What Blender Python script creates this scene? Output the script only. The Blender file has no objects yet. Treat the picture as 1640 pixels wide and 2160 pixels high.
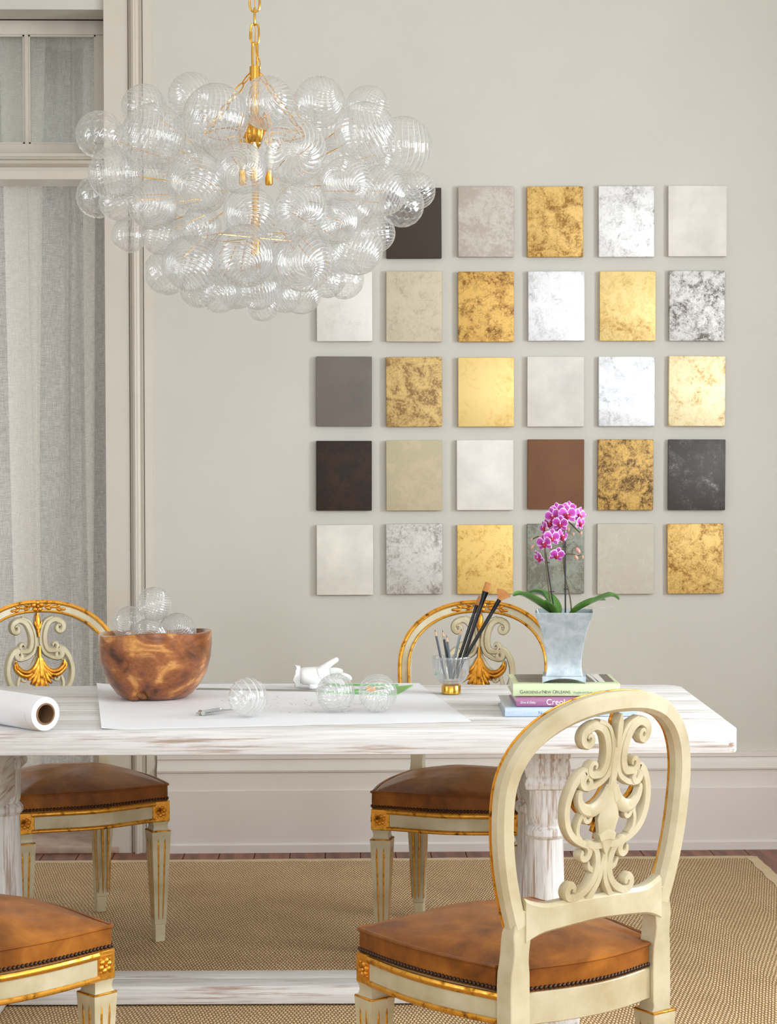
import bpy, bmesh, math, random
from mathutils import Vector, Matrix, Euler
random.seed(7)
PI = math.pi
scene = bpy.context.scene
C = scene.collection

# ------------------------------------------------------------------ camera
F = 4200.0                       # focal length in pixels of the 1640x2160 frame
CX, CY = 820.0, 1080.0
CAM = Vector((0, 0, 1.417))
YAW, PITCH, ROLL = 0.025, math.atan(115 / F), 0.002
_f0 = Vector((math.sin(YAW), math.cos(YAW), 0)); _r0 = Vector((math.cos(YAW), -math.sin(YAW), 0)); _u0 = Vector((0, 0, 1))
_f = _f0 * math.cos(PITCH) - _u0 * math.sin(PITCH)
_u = _u0 * math.cos(PITCH) + _f0 * math.sin(PITCH)
_r1 = _r0 * math.cos(ROLL) - _u * math.sin(ROLL)
_u1 = _u * math.cos(ROLL) + _r0 * math.sin(ROLL)
cam_d = bpy.data.cameras.new('camera'); cam = bpy.data.objects.new('camera', cam_d); C.objects.link(cam)
cam_d.sensor_fit = 'VERTICAL'; cam_d.sensor_height = 36; cam_d.lens = 36 * F / 2160
cam_d.clip_start = 0.05; cam_d.clip_end = 100
cam.matrix_world = Matrix(((_r1.x, _u1.x, -_f.x, CAM.x), (_r1.y, _u1.y, -_f.y, CAM.y), (_r1.z, _u1.z, -_f.z, CAM.z), (0, 0, 0, 1)))
scene.camera = cam

def ray(px, py): return _f * F + _r1 * (px - CX) - _u1 * (py - CY)
def onz(px, py, z):                       # point of a horizontal plane
    d = ray(px, py); return CAM + d * ((z - CAM.z) / d.z)
def ony(px, py, y):                       # point of a plane parallel to the back wall
    d = ray(px, py); return CAM + d * ((y - CAM.y) / d.y)
def atd(px, py, dist): return CAM + ray(px, py) * (dist / F)

# ------------------------------------------------------------------ world, exposure, light
w = bpy.data.worlds.new('world'); scene.world = w; w.use_nodes = True
w.node_tree.nodes['Background'].inputs[0].default_value = (0.75, 0.85, 1, 1)
w.node_tree.nodes['Background'].inputs[1].default_value = 1.0
vs = scene.view_settings
vs.view_transform = 'Standard'; vs.look = 'None'; vs.gamma = 1; vs.use_curve_mapping = False
vs.exposure = -0.08
cy = scene.cycles
cy.max_bounces = 8; cy.diffuse_bounces = 4; cy.glossy_bounces = 3; cy.transmission_bounces = 8
cy.transparent_max_bounces = 72; cy.caustics_reflective = False; cy.caustics_refractive = False
cy.sample_clamp_indirect = 6

RX0, RX1, RY0, YW, ZC = -3.1, 2.75, -1.7, 7.214, 3.95       # room box; YW is the back wall
ZF = -0.012                                                   # floor boards; z = 0 is the top of the rug

def area(name, loc, direction, sx, sy, power, col):
    d = bpy.data.lights.new(name, 'AREA'); d.shape = 'RECTANGLE'; d.size = sx; d.size_y = sy; d.energy = power; d.color = col
    o = bpy.data.objects.new(name, d); C.objects.link(o); o.location = loc
    o.rotation_euler = Vector(direction).to_track_quat('-Z', 'Z').to_euler()
    return o
DAY = (0.905, 0.965, 1.0)
# daylight standing in the four tall windows behind and beside the camera
WIN = []   # (wall, centre along wall, half width, z0, z1)
for (k, c) in (('r', 1.7), ('r', 4.5), ('l', 3.4), ('f', -1.55), ('f', 1.45)):
    WIN.append((k, c, 0.66, 0.06 if k == 'r' else 0.35, 3.7))
for k, c, hw, z0, z1 in WIN:
    zc = (z0 + z1) / 2
    if k == 'r': area('daylight_and_fill', (RX1 + 0.22, c, zc), (-1, 0, 0), 2 * hw, z1 - z0, 310, DAY)
    elif k == 'l': area('daylight_and_fill', (RX0 - 0.22, c, zc), (1, 0, 0), 2 * hw, z1 - z0, 60, DAY)
    else: area('daylight_and_fill', (c, RY0 - 0.22, zc), (0, 1, 0), 2 * hw, z1 - z0, 105 if c > 0 else 62, DAY)

# ------------------------------------------------------------------ helpers
def sc(r, g, b):                              # sRGB 0-255 to linear
    f = lambda c: (c / 12.92 if c <= 0.04045 else ((c + 0.055) / 1.055) ** 2.4)
    return (f(r / 255), f(g / 255), f(b / 255), 1)

class MB:
    def __init__(s): s.v = []; s.f = []
    def add(s, vs, fs):
        o = len(s.v); s.v += [tuple(p) for p in vs]; s.f += [tuple(i + o for i in f) for f in fs]
        return s
    def box(s, c, d, rot=None):
        x, y, z = (k / 2 for k in d)
        ps = [Vector(p) for p in ((-x, -y, -z), (x, -y, -z), (x, y, -z), (-x, y, -z), (-x, -y, z), (x, -y, z), (x, y, z), (-x, y, z))]
        if rot is not None: ps = [rot @ p for p in ps]
        return s.add([p + Vector(c) for p in ps], [(0, 3, 2, 1), (4, 5, 6, 7), (0, 1, 5, 4), (1, 2, 6, 5), (2, 3, 7, 6), (3, 0, 4, 7)])
    def box2(s, x0, x1, y0, y1, z0, z1):
        return s.box(((x0 + x1) / 2, (y0 + y1) / 2, (z0 + z1) / 2), (abs(x1 - x0), abs(y1 - y0), abs(z1 - z0)))
    def loft(s, rings, cap=True, loop=False):
        n = len(rings[0]); o = len(s.v)
        for r in rings: s.v += [tuple(p) for p in r]
        m = len(rings)
        for i in range(m if loop else m - 1):
            a = o + i * n; b = o + ((i + 1) % m) * n
            for j in range(n):
                k = (j + 1) % n
                s.f.append((a + j, a + k, b + k, b + j))
        if cap and not loop:
            s.f.append(tuple(o + j for j in reversed(range(n)))); s.f.append(tuple(o + (m - 1) * n + j for j in range(n)))
        return s
    def tube(s, path, r, n=8, cap=True, loop=False):
        path = [Vector(p) for p in path]; m = len(path); rings = []
        t0 = (path[1] - path[0]).normalized()
        nrm = t0.orthogonal().normalized()
        for i in range(m):
            if loop: t = (path[(i + 1) % m] - path[i - 1]).normalized()
            else: t = (path[min(i + 1, m - 1)] - path[max(i - 1, 0)]).normalized()
            nrm = (nrm - t * nrm.dot(t)).normalized(); b = t.cross(nrm)
            rr = r[i] if isinstance(r, (list, tuple)) else r
            rings.append([path[i] + (nrm * math.cos(2 * PI * k / n) + b * math.sin(2 * PI * k / n)) * rr for k in range(n)])
        return s.loft(rings, cap, loop)
    def lathe(s, prof, n=24, c=(0, 0, 0), cap=True):
        c = Vector(c)
        return s.loft([[c + Vector((r * math.cos(2 * PI * k / n), r * math.sin(2 * PI * k / n), z)) for k in range(n)] for r, z in prof], cap)
    def ell(s, c, r, rot=None, nu=10, nv=6):
        c = Vector(c); rings = []
        for i in range(nv + 1):
            th = max(0.02, min(PI - 0.02, PI * i / nv)); ring = []
            for k in range(nu):
                p = Vector((r[0] * math.sin(th) * math.cos(2 * PI * k / nu), r[1] * math.sin(th) * math.sin(2 * PI * k / nu), -r[2] * math.cos(th)))
                ring.append(c + (rot @ p if rot is not None else p))
            rings.append(ring)
        return s.loft(rings, True)
    def sweep(s, path, prof, nrm, bin_, cap=True, loop=False, scale=None):
        rings = []
        for i, p in enumerate(path):
            k = scale[i] if scale else 1
            rings.append([p + nrm[i] * (a * k) + bin_[i] * b for a, b in prof])
        return s.loft(rings, cap, loop)
    def mesh(s, name):
        me = bpy.data.meshes.new(name); me.from_pydata(s.v, [], s.f); me.update(); return me
    def build(s, name, m, parent=None, smooth=True, ang=38, bevel=0, seg=2, loc=None, weld=False):
        me = s.mesh(name)
        bm = bmesh.new(); bm.from_mesh(me)
        if weld: bmesh.ops.remove_doubles(bm, verts=bm.verts, dist=1e-5)
        bmesh.ops.recalc_face_normals(bm, faces=bm.faces)
        if bevel:
            es = [e for e in bm.edges if len(e.link_faces) == 2 and e.calc_face_angle(0) > math.radians(50)]
            bmesh.ops.bevel(bm, geom=es, offset=bevel, segments=seg, profile=0.5, affect='EDGES', clamp_overlap=True)
        bm.to_mesh(me); bm.free()
        return link(me, name, m, parent, smooth, ang, loc)

def link(me, name, m, parent=None, smooth=True, ang=38, loc=None):
    if smooth:
        me.polygons.foreach_set('use_smooth', [True] * len(me.polygons))
        me.set_sharp_from_angle(angle=math.radians(ang))
    if m is not None and len(me.materials) == 0: me.materials.append(m)
    o = bpy.data.objects.new(name, me); C.objects.link(o)
    if parent is not None: o.parent = parent
    if loc is not None: o.location = loc
    return o

def tag(o, label, cat=None, group=None, kind=None):
    if label: o['label'] = label
    if cat: o['category'] = cat
    if group: o['group'] = group
    if kind: o['kind'] = kind
    return o
def empty(name, loc=(0, 0, 0), rz=0):
    o = bpy.data.objects.new(name, None); C.objects.link(o); o.location = loc; o.rotation_euler = (0, 0, rz); o.empty_display_size = 0.05
    return o
def struct(o, label=None):
    o['kind'] = 'structure'
    if label: o['label'] = label
    return o
def copy_tree(o, parent=None):
    kids = list(o.children)
    c = o.copy(); C.objects.link(c); c.parent = parent
    for ch in kids: copy_tree(ch, c)
    return c

def catmull(pts, n=8, closed=False):
    P = [Vector(p) for p in pts]; out = []; m = len(P)
    for i in range(m if closed else m - 1):
        if closed: a, b, c, d = P[i - 1], P[i], P[(i + 1) % m], P[(i + 2) % m]
        else: a, b, c, d = P[max(i - 1, 0)], P[i], P[i + 1], P[min(i + 2, m - 1)]
        for k in range(n):
            t = k / n
            out.append(0.5 * ((2 * b) + (c - a) * t + (2 * a - 5 * b + 4 * c - d) * t * t + (3 * b - a - 3 * c + d) * t ** 3))
    if not closed: out.append(P[-1])
    return out
def lerp(a, b, t): return a + (b - a) * t

# ------------------------------------------------------------------ materials
class Mat:
    def __init__(s, name, col=(0.8, 0.8, 0.8, 1), rough=0.5, metal=0.0, **kw):
        s.m = bpy.data.materials.new(name); s.m.use_nodes = True; s.t = s.m.node_tree; s.b = s.t.nodes['Principled BSDF']
        s.b.inputs['Base Color'].default_value = col; s.b.inputs['Roughness'].default_value = rough; s.b.inputs['Metallic'].default_value = metal
        for k, v in kw.items(): s.b.inputs[k.replace('_', ' ')].default_value = v
        s._tc = None
    def n(s, typ, **kw):
        x = s.t.nodes.new(typ)
        for k, v in kw.items():
            if hasattr(x, k): setattr(x, k, v)
            else: x.inputs[k].default_value = v
        return x
    def l(s, a, b): s.t.links.new(a, b)
    def coord(s, scale=(1, 1, 1), loc=(0, 0, 0), rot=(0, 0, 0), kind='Object'):
        if s._tc is None: s._tc = s.n('ShaderNodeTexCoord')
        mp = s.n('ShaderNodeMapping'); mp.inputs['Scale'].default_value = scale; mp.inputs['Location'].default_value = loc; mp.inputs['Rotation'].default_value = rot
        s.l(s._tc.outputs[kind], mp.inputs[0]); return mp.outputs[0]
    def noise(s, vec, scale=5, detail=4, rough=0.55, dist=0.0):
        x = s.n('ShaderNodeTexNoise'); x.inputs['Scale'].default_value = scale; x.inputs['Detail'].default_value = detail
        x.inputs['Roughness'].default_value = rough; x.inputs['Distortion'].default_value = dist
        s.l(vec, x.inputs['Vector']); return x.outputs['Fac']
    def ramp(s, fac, stops):
        x = s.n('ShaderNodeValToRGB'); el = x.color_ramp.elements
        while len(el) < len(stops): el.new(0.5)
        for e, (p, c) in zip(el, stops): e.position = p; e.color = c if len(c) == 4 else (*c, 1)
        s.l(fac, x.inputs[0]); return x.outputs[0]
    def mix(s, fac, a, b, blend='MIX'):
        x = s.n('ShaderNodeMix', data_type='RGBA', blend_type=blend)
        for v, i in ((fac, 0), (a, 6), (b, 7)):
            if isinstance(v, (int, float, tuple)): x.inputs[i].default_value = v
            else: s.l(v, x.inputs[i])
        return x.outputs[2]
    def math(s, op, a, b=0.0, clamp=False):
        x = s.n('ShaderNodeMath', operation=op, use_clamp=clamp)
        for v, i in ((a, 0), (b, 1)):
            if isinstance(v, (int, float)): x.inputs[i].default_value = v
            else: s.l(v, x.inputs[i])
        return x.outputs[0]
    def sep(s, vec):
        x = s.n('ShaderNodeSeparateXYZ'); s.l(vec, x.inputs[0]); return x.outputs
    def base(s, c): s.l(c, s.b.inputs['Base Color']); return s
    def rough(s, c): s.l(c, s.b.inputs['Roughness']); return s
    def bump(s, h, strength=0.3, dist=0.002):
        x = s.n('ShaderNodeBump'); x.inputs['Strength'].default_value = strength; x.inputs['Distance'].default_value = dist
        s.l(h, x.inputs['Height']); s.l(x.outputs[0], s.b.inputs['Normal']); return s
BLK, WHT = (0, 0, 0, 1), (1, 1, 1, 1)

def m_paint(name, c1, c2, rough=0.6, sc_=3.0):
    M = Mat(name, c1, rough); v = M.coord()
    M.base(M.ramp(M.noise(v, sc_, 5), [(0.3, c1), (0.7, c2)])); M.bump(M.noise(v, 160, 3), 0.08, 0.001); return M.m
def m_chairpaint():
    M = Mat('antique_cream_paint', sc(220, 211, 184), 0.38); v = M.coord()
    a = M.ramp(M.noise(v, 9, 5), [(0.32, sc(186, 170, 132)), (0.6, sc(212, 201, 170))])
    g = M.ramp(M.noise(M.coord((1, 1, 0.35)), 45, 5, 0.65), [(0.62, BLK), (0.78, (0.5, 0.5, 0.5, 1))])
    M.base(M.mix(g, a, sc(176, 164, 132))); M.bump(M.noise(v, 60, 3), 0.1, 0.001)
    M.b.inputs['Coat Weight'].default_value = 0.15; M.b.inputs['Coat Roughness'].default_value = 0.3
    return M.m
def m_gilt(name='antique_gilding', hi=(226, 165, 62), lo=(120, 62, 24), p=(0.32, 0.47)):
    M = Mat(name, sc(*hi), 0.33, 0.95); v = M.coord()
    n = M.noise(v, 38, 6, 0.68)
    M.base(M.ramp(n, [(p[0], sc(*lo)), (p[1], sc(*hi)), (0.8, sc(min(255, hi[0] + 22), min(255, hi[1] + 25), hi[2] + 40))]))
    M.rough(M.ramp(n, [(0.35, (0.6,) * 3), (0.6, (0.3,) * 3)])); M.bump(M.noise(v, 90, 4), 0.25, 0.0015); return M.m
def m_leather():
    M = Mat('caramel_leather', sc(170, 100, 45), 0.36); v = M.coord()
    a = M.ramp(M.noise(v, 6.5, 4, 0.6, 0.6), [(0.3, sc(104, 58, 20)), (0.5, sc(148, 88, 32)), (0.7, sc(184, 116, 46))])
    b = M.ramp(M.noise(v, 22, 6, 0.65), [(0.3, (0.62, 0.55, 0.5, 1)), (0.62, WHT)])
    M.base(M.mix(0.6, a, b, 'MULTIPLY')); M.bump(M.noise(v, 28, 6, 0.6), 0.16, 0.004)
    M.b.inputs['Coat Weight'].default_value = 0.12; M.b.inputs['Coat Roughness'].default_value = 0.22; M.b.inputs['Specular IOR Level'].default_value = 0.22; return M.m
def m_whitewash(axis='x', name='whitewashed_wood', wear=0.0):
    M = Mat(name, sc(232, 228, 224), 0.55)
    st = {'x': (1.0, 16, 16), 'z': (16, 16, 1.0), 'y': (16, 1.0, 16)}[axis]
    st2 = {'x': (2.2, 60, 60), 'z': (60, 60, 2.2), 'y': (60, 2.2, 60)}[axis]
    a = M.noise(M.coord(st), 2.2, 6, 0.62, 0.25); b = M.noise(M.coord(st2), 2.6, 4, 0.6)
    h = M.math('ADD', M.math('MULTIPLY', a, 0.62), M.math('MULTIPLY', b, 0.38))
    paint = M.ramp(b, [(0.3, sc(212, 209, 206)), (0.6, sc(238, 237, 237))])
    wood = M.ramp(a, [(0.3, sc(150, 108, 76)), (0.7, sc(196, 158, 124))])
    k = M.ramp(h, [(0.37 + wear, (0.7,) * 3), (0.46 + wear, BLK)])
    M.base(M.mix(k, paint, wood)); M.bump(h, 0.35, 0.003); return M.m
def m_glass():
    """thin blown glass: clear between the ribs, white painted on the ribs for the light they catch, shiny towards the rim"""
    m = bpy.data.materials.new('ribbed_clear_glass'); m.use_nodes = True; t = m.node_tree; t.nodes.clear()
    N = t.nodes.new; L = t.links.new
    out = N('ShaderNodeOutputMaterial'); lw = N('ShaderNodeLayerWeight'); lw.inputs[0].default_value = 0.5
    pw = N('ShaderNodeMath'); pw.operation = 'POWER'; pw.inputs[1].default_value = 2.0; L(lw.outputs['Facing'], pw.inputs[0])
    mr = N('ShaderNodeMapRange'); mr.inputs[3].default_value = 0.09; mr.inputs[4].default_value = 0.7; L(pw.outputs[0], mr.inputs[0])
    tr = N('ShaderNodeBsdfTransparent'); tr.inputs[0].default_value = (0.985, 0.99, 0.988, 1)
    gl = N('ShaderNodeBsdfGlossy'); gl.inputs['Roughness'].default_value = 0.07; gl.inputs[0].default_value = (1, 1, 1, 1)
    at = N('ShaderNodeAttribute'); at.attribute_name = 'rib'
    rr = N('ShaderNodeMapRange'); rr.interpolation_type = 'SMOOTHSTEP'; rr.inputs[1].default_value = 0.35; rr.inputs[2].default_value = 1.0; rr.inputs[3].default_value = 0.08; rr.inputs[4].default_value = 0.74  # white along the rib crests paints in the light they catch
    L(at.outputs['Fac'], rr.inputs[0])
    df = N('ShaderNodeBsdfDiffuse'); df.inputs[0].default_value = (0.96, 0.97, 0.97, 1)
    tl = N('ShaderNodeBsdfTranslucent'); tl.inputs[0].default_value = (0.96, 0.97, 0.97, 1)
    m0 = N('ShaderNodeMixShader'); m0.inputs[0].default_value = 0.5; L(df.outputs[0], m0.inputs[1]); L(tl.outputs[0], m0.inputs[2])
    m1 = N('ShaderNodeMixShader'); L(rr.outputs[0], m1.inputs[0]); L(tr.outputs[0], m1.inputs[1]); L(m0.outputs[0], m1.inputs[2])
    mx = N('ShaderNodeMixShader'); L(mr.outputs[0], mx.inputs[0]); L(m1.outputs[0], mx.inputs[1]); L(gl.outputs[0], mx.inputs[2])
    L(mx.outputs[0], out.inputs[0]); return m
def m_pane():
    m = bpy.data.materials.new('window_glass'); m.use_nodes = True; t = m.node_tree; t.nodes.clear()
    N = t.nodes.new; L = t.links.new
    out = N('ShaderNodeOutputMaterial'); tr = N('ShaderNodeBsdfTransparent'); tr.inputs[0].default_value = (0.95, 0.97, 0.96, 1)
    gl = N('ShaderNodeBsdfGlossy'); gl.inputs['Roughness'].default_value = 0.02
    mx = N('ShaderNodeMixShader'); mx.inputs[0].default_value = 0.06; L(tr.outputs[0], mx.inputs[1]); L(gl.outputs[0], mx.inputs[2]); L(mx.outputs[0], out.inputs[0]); return m
def m_sheer():
    M = Mat('sheer_linen', sc(246, 243, 237), 0.85); t = M.t
    v1 = M.noise(M.coord((22, 22, 420)), 2.2, 2); v2 = M.noise(M.coord((420, 420, 15)), 2.2, 2)
    big = M.noise(M.coord((1, 1, 0.6)), 5, 3)
    h = M.math('ADD', M.math('MULTIPLY', v1, 0.5), M.math('MULTIPLY', v2, 0.5))
    h = M.math('ADD', h, M.math('MULTIPLY', M.math('SUBTRACT', big, 0.5), 0.12))
    al = M.ramp(h, [(0.34, (0.30,) * 3), (0.66, (0.86,) * 3)])
    tl = M.n('ShaderNodeBsdfTranslucent'); tl.inputs[0].default_value = sc(246, 243, 237)
    mx = M.n('ShaderNodeMixShader'); mx.inputs[0].default_value = 0.25; M.l(M.b.outputs[0], mx.inputs[1]); M.l(tl.outputs[0], mx.inputs[2])
    tr = M.n('ShaderNodeBsdfTransparent'); m2 = M.n('ShaderNodeMixShader'); M.l(al, m2.inputs[0]); M.l(tr.outputs[0], m2.inputs[1]); M.l(mx.outputs[0], m2.inputs[2])
    M.l(m2.outputs[0], t.nodes['Material Output'].inputs[0]); return M.m
def m_rug():
    M = Mat('seagrass_weave', sc(170, 130, 80), 0.8); v = M.coord()
    X, Y, Z = M.sep(v)
    tri = M.math('PINGPONG', M.math('MULTIPLY', X, 1.0), 0.16)                  # zigzag rows
    yy = M.math('ADD', M.math('MULTIPLY', Y, 1.0), M.math('MULTIPLY', tri, 0.55))
    wob = M.math('MULTIPLY', M.math('SUBTRACT', M.noise(v, 34, 2), 0.5), 0.006)
    row = M.math('MULTIPLY', M.math('ADD', yy, wob), 54.0)
    fl = M.math('FLOOR', row); fr = M.math('SUBTRACT', row, fl)
    col = M.math('ADD', M.math('MULTIPLY', M.math('ADD', X, wob), 104.0), M.math('MULTIPLY', fl, 0.5))
    fc = M.math('FRACT', col)
    a = M.math('SINE', M.math('MULTIPLY', fr, PI)); b = M.math('SINE', M.math('MULTIPLY', fc, PI))
    h = M.math('MULTIPLY', M.math('POWER', a, 0.35), M.math('POWER', b, 0.6))
    fib = M.noise(M.coord((3, 1, 1)), 260, 3)
    h2 = M.math('ADD', h, M.math('MULTIPLY', fib, 0.35))
    c = M.ramp(h2, [(0.22, sc(84, 50, 20)), (0.52, sc(196, 152, 96)), (0.95, sc(226, 186, 130)), (1.0, sc(246, 224, 188))])
    tone = M.ramp(M.noise(v, 5, 4), [(0.3, (0.88, 0.86, 0.82, 1)), (0.7, (1, 1, 1, 1))])
    M.base(M.mix(1.0, c, tone, 'MULTIPLY')); M.bump(h2, 1.0, 0.006); return M.m
def m_plank():
    M = Mat('oiled_pine_boards', sc(128, 76, 56), 0.45)
    oi = M.n('ShaderNodeObjectInfo')
    v = M.coord((14, 1.2, 14)); n = M.noise(v, 2.5, 6, 0.6, 0.9)
    c = M.ramp(n, [(0.3, sc(98, 56, 42)), (0.55, sc(136, 84, 62)), (0.75, sc(158, 104, 80))])
    r = M.ramp(oi.outputs['Random'], [(0, (0.8, 0.78, 0.78, 1)), (1, (1.12, 1.08, 1.05, 1))])
    M.base(M.mix(1.0, c, r, 'MULTIPLY')); M.bump(n, 0.2, 0.002); return M.m
def m_bowl():
    M = Mat('polished_teak_root', sc(150, 88, 48), 0.28); v = M.coord()
    a = M.noise(M.coord((1, 1, 1.5)), 7, 3, 0.5, 1.6); b = M.noise(M.coord((1, 1, 2.2)), 30, 5, 0.6, 2.2)
    c = M.ramp(a, [(0.30, sc(80, 42, 20)), (0.43, sc(140, 80, 38)), (0.53, sc(164, 98, 48)), (0.62, sc(222, 158, 86)), (0.78, sc(150, 86, 44))])
    g = M.ramp(b, [(0.36, (0.6, 0.52, 0.46, 1)), (0.6, WHT)])
    M.base(M.mix(0.7, c, g, 'MULTIPLY')); M.bump(b, 0.12, 0.002)
    M.b.inputs['Coat Weight'].default_value = 0.35; M.b.inputs['Coat Roughness'].default_value = 0.15; return M.m
def m_galv():
    M = Mat('galvanised_zinc', sc(176, 190, 198), 0.42, 0.55); v = M.coord()
    n = M.noise(v, 34, 6, 0.66, 0.5)
    M.base(M.ramp(n, [(0.32, sc(164, 178, 186)), (0.5, sc(190, 203, 210)), (0.7, sc(212, 222, 228))])); M.rough(M.ramp(n, [(0.3, (0.5,) * 3), (0.7, (0.34,) * 3)])); return M.m
def m_paper_sketch():
    M = Mat('drawing_paper', sc(246, 247, 252), 0.7); v = M.coord()
    n = M.noise(v, 4.5, 2.5, 0.5, 1.2); X, Y, Z = M.sep(v)
    fr = M.math('FRACT', M.math('MULTIPLY', n, 16)); d = M.math('ABSOLUTE', M.math('SUBTRACT', fr, 0.5))
    line = M.math('LESS_THAN', d, 0.045)
    brk = M.math('GREATER_THAN', M.noise(v, 13, 2), 0.53)
    rx = M.math('MULTIPLY', M.math('GREATER_THAN', X, -0.16), M.math('LESS_THAN', X, 0.3))
    ry = M.math('MULTIPLY', M.math('GREATER_THAN', Y, -0.22), M.math('LESS_THAN', Y, 0.16))
    k = M.math('MULTIPLY', M.math('MULTIPLY', line, brk), M.math('MULTIPLY', rx, ry))
    M.base(M.mix(M.math('MULTIPLY', k, 0.7), sc(246, 247, 252), sc(128, 128, 140))); return M.m

paint_wall = m_paint('wall_paint', sc(205, 201, 191), sc(209, 205, 196), 0.55)
paint_trim = m_paint('trim_paint', sc(208, 199, 186), sc(212, 205, 193), 0.42)
paint_base = m_paint('baseboard_paint', sc(222, 214, 206), sc(226, 219, 212), 0.42)
paint_ceil = m_paint('ceiling_paint', sc(238, 234, 226), sc(240, 237, 230), 0.7)
cream = m_chairpaint(); gilt = m_gilt(); gilt2 = m_gilt('carved_gilding', (222, 156, 56), (112, 60, 22), (0.31, 0.46))
leather = m_leather(); ww_x = m_whitewash('x'); ww_z = m_whitewash('z', 'whitewashed_column', 0.035); ww_y = m_whitewash('y', 'whitewashed_beam', 0.02)
glass = m_glass(); pane_m = m_pane(); sheer = m_sheer(); rug_m = m_rug(); plank_m = m_plank(); bowl_m = m_bowl(); galv = m_galv(); sketch = m_paper_sketch()
brass = Mat('polished_brass', sc(232, 178, 80), 0.22, 1.0).m
nail_m = Mat('bronze_nail', sc(74, 58, 50), 0.3, 0.85).m
tape_m = m_paint('cotton_binding', sc(206, 184, 146), sc(214, 193, 158), 0.9, 20)
paper_m = Mat('white_paper', sc(247, 247, 251), 0.65).m
card_m = m_paint('cardboard_core', sc(150, 116, 84), sc(128, 96, 68), 0.85, 30)
plaster = m_paint('white_plaster', sc(244, 243, 242), sc(248, 247, 246), 0.55, 12)
green_pl = Mat('green_acrylic', sc(104, 196, 92), 0.3).m
orange_pl = Mat('orange_plastic', sc(250, 168, 30), 0.4).m
steel = Mat('brushed_steel', sc(205, 205, 205), 0.25, 1.0).m
ruler_m = Mat('ruler_steel', sc(168, 162, 154), 0.4, 0.8).m
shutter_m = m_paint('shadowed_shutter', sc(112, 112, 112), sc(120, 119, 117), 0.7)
dark_gap = Mat('dark_gap', sc(46, 36, 28), 0.9).m

# ------------------------------------------------------------------ the room
def room():
    fl = MB().box2(RX0, RX1, RY0, YW + 0.02, ZF - 0.12, ZF - 0.022).build('floor', dark_gap); struct(fl, 'reddish brown pine board floor')
    bw = 0.127; n = int((RX1 - RX0) / bw); me = None
    for i in range(n):
        if me is None:
            o = MB().box((0, 0, 0), (bw - 0.0025, 3.2, 0.022)).build('plank', plank_m, fl, bevel=0.0012, seg=1); me = o.data
        else: o = link(me, 'plank', None, fl, smooth=False)
        o.location = (RX0 + bw * (i + 0.5), YW - 1.6, ZF - 0.011)
    MB().box2(RX0, RX1, RY0, YW - 3.2, ZF - 0.022, ZF).build('floor_boards', plank_m, fl)
    struct(MB().box2(RX0, RX1, RY0, YW, ZC, ZC + 0.1).build('ceiling', paint_ceil))
    # back wall with the tall window opening on the left
    xo0, xo1, zo = XO0, XO1, ZO
    b = MB()
    b.box2(xo1, RX1, YW, YW + 0.16, ZF - 0.1, ZC); b.box2(RX0, xo0, YW, YW + 0.16, ZF - 0.1, ZC); b.box2(xo0, xo1, YW, YW + 0.16, zo, ZC)
    struct(b.build('wall_back', paint_wall), 'warm putty painted plaster wall')
    # recess behind the opening
    b = MB()
    b.box2(xo0 - 0.12, xo0, YW + 0.16, YW + 0.62, ZF - 0.1, zo + 0.12); b.box2(xo1 + 0.06, xo1 + 0.18, YW + 0.16, YW + 0.62, ZF - 0.1, zo + 0.12)
    b.box2(xo0, xo1 + 0.06, YW + 0.2, YW + 0.62, zo, zo + 0.12)
    struct(b.build('wall_recess', paint_trim))
    # right wall and the wall behind the camera, with window openings
    def pierced(name, axis, at, lo, hi):
        ws = sorted([q for q in WIN if q[0] == axis], key=lambda q: q[1]); b = MB(); cur = lo
        def put(a, c, z0, z1):
            if axis == 'r': b.box2(at, at + 0.15, a, c, z0, z1)
            elif axis == 'l': b.box2(at - 0.15, at, a, c, z0, z1)
            else: b.box2(a, c, at - 0.15, at, z0, z1)
        for _, c, hw, z0, z1 in ws:
            put(cur, c - hw, ZF - 0.1, ZC); put(c - hw, c + hw, ZF - 0.1, z0); put(c - hw, c + hw, z1, ZC); cur = c + hw
        put(cur, hi, ZF - 0.1, ZC); struct(b.build(name, paint_wall))
    pierced('wall_right', 'r', RX1, RY0, YW + 0.16); pierced('wall_front', 'f', RY0, RX0, RX1); pierced('wall_left', 'l', RX0, RY0, YW + 0.16)
    for i, (k, c, hw, z0, z1) in enumerate(WIN):
        b = MB(); t = 0.035
        def bar(a0, a1, za, zb, th=0.05):
            if k == 'r': b.box2(RX1 + 0.05, RX1 + 0.05 + th, a0, a1, za, zb)
            elif k == 'l': b.box2(RX0 - 0.05 - th, RX0 - 0.05, a0, a1, za, zb)
            else: b.box2(a0, a1, RY0 - 0.05 - th, RY0 - 0.05, za, zb)
        bar(c - hw, c - hw + 0.05, z0, z1); bar(c + hw - 0.05, c + hw, z0, z1); bar(c - hw, c + hw, z0, z0 + 0.07); bar(c - hw, c + hw, z1 - 0.05, z1)
        zm = (z0 + z1) / 2; bar(c - hw, c + hw, zm - 0.025, zm + 0.025)
        bar(c - 0.015, c + 0.015, z0, z1, 0.03)
        struct(b.build('window_%d' % (i + 2), paint_trim))

XO1 = ony(219.5, 30, YW).x; XO0 = XO1 - 1.28; ZO = ony(120, 20, YW).z
room()

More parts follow.
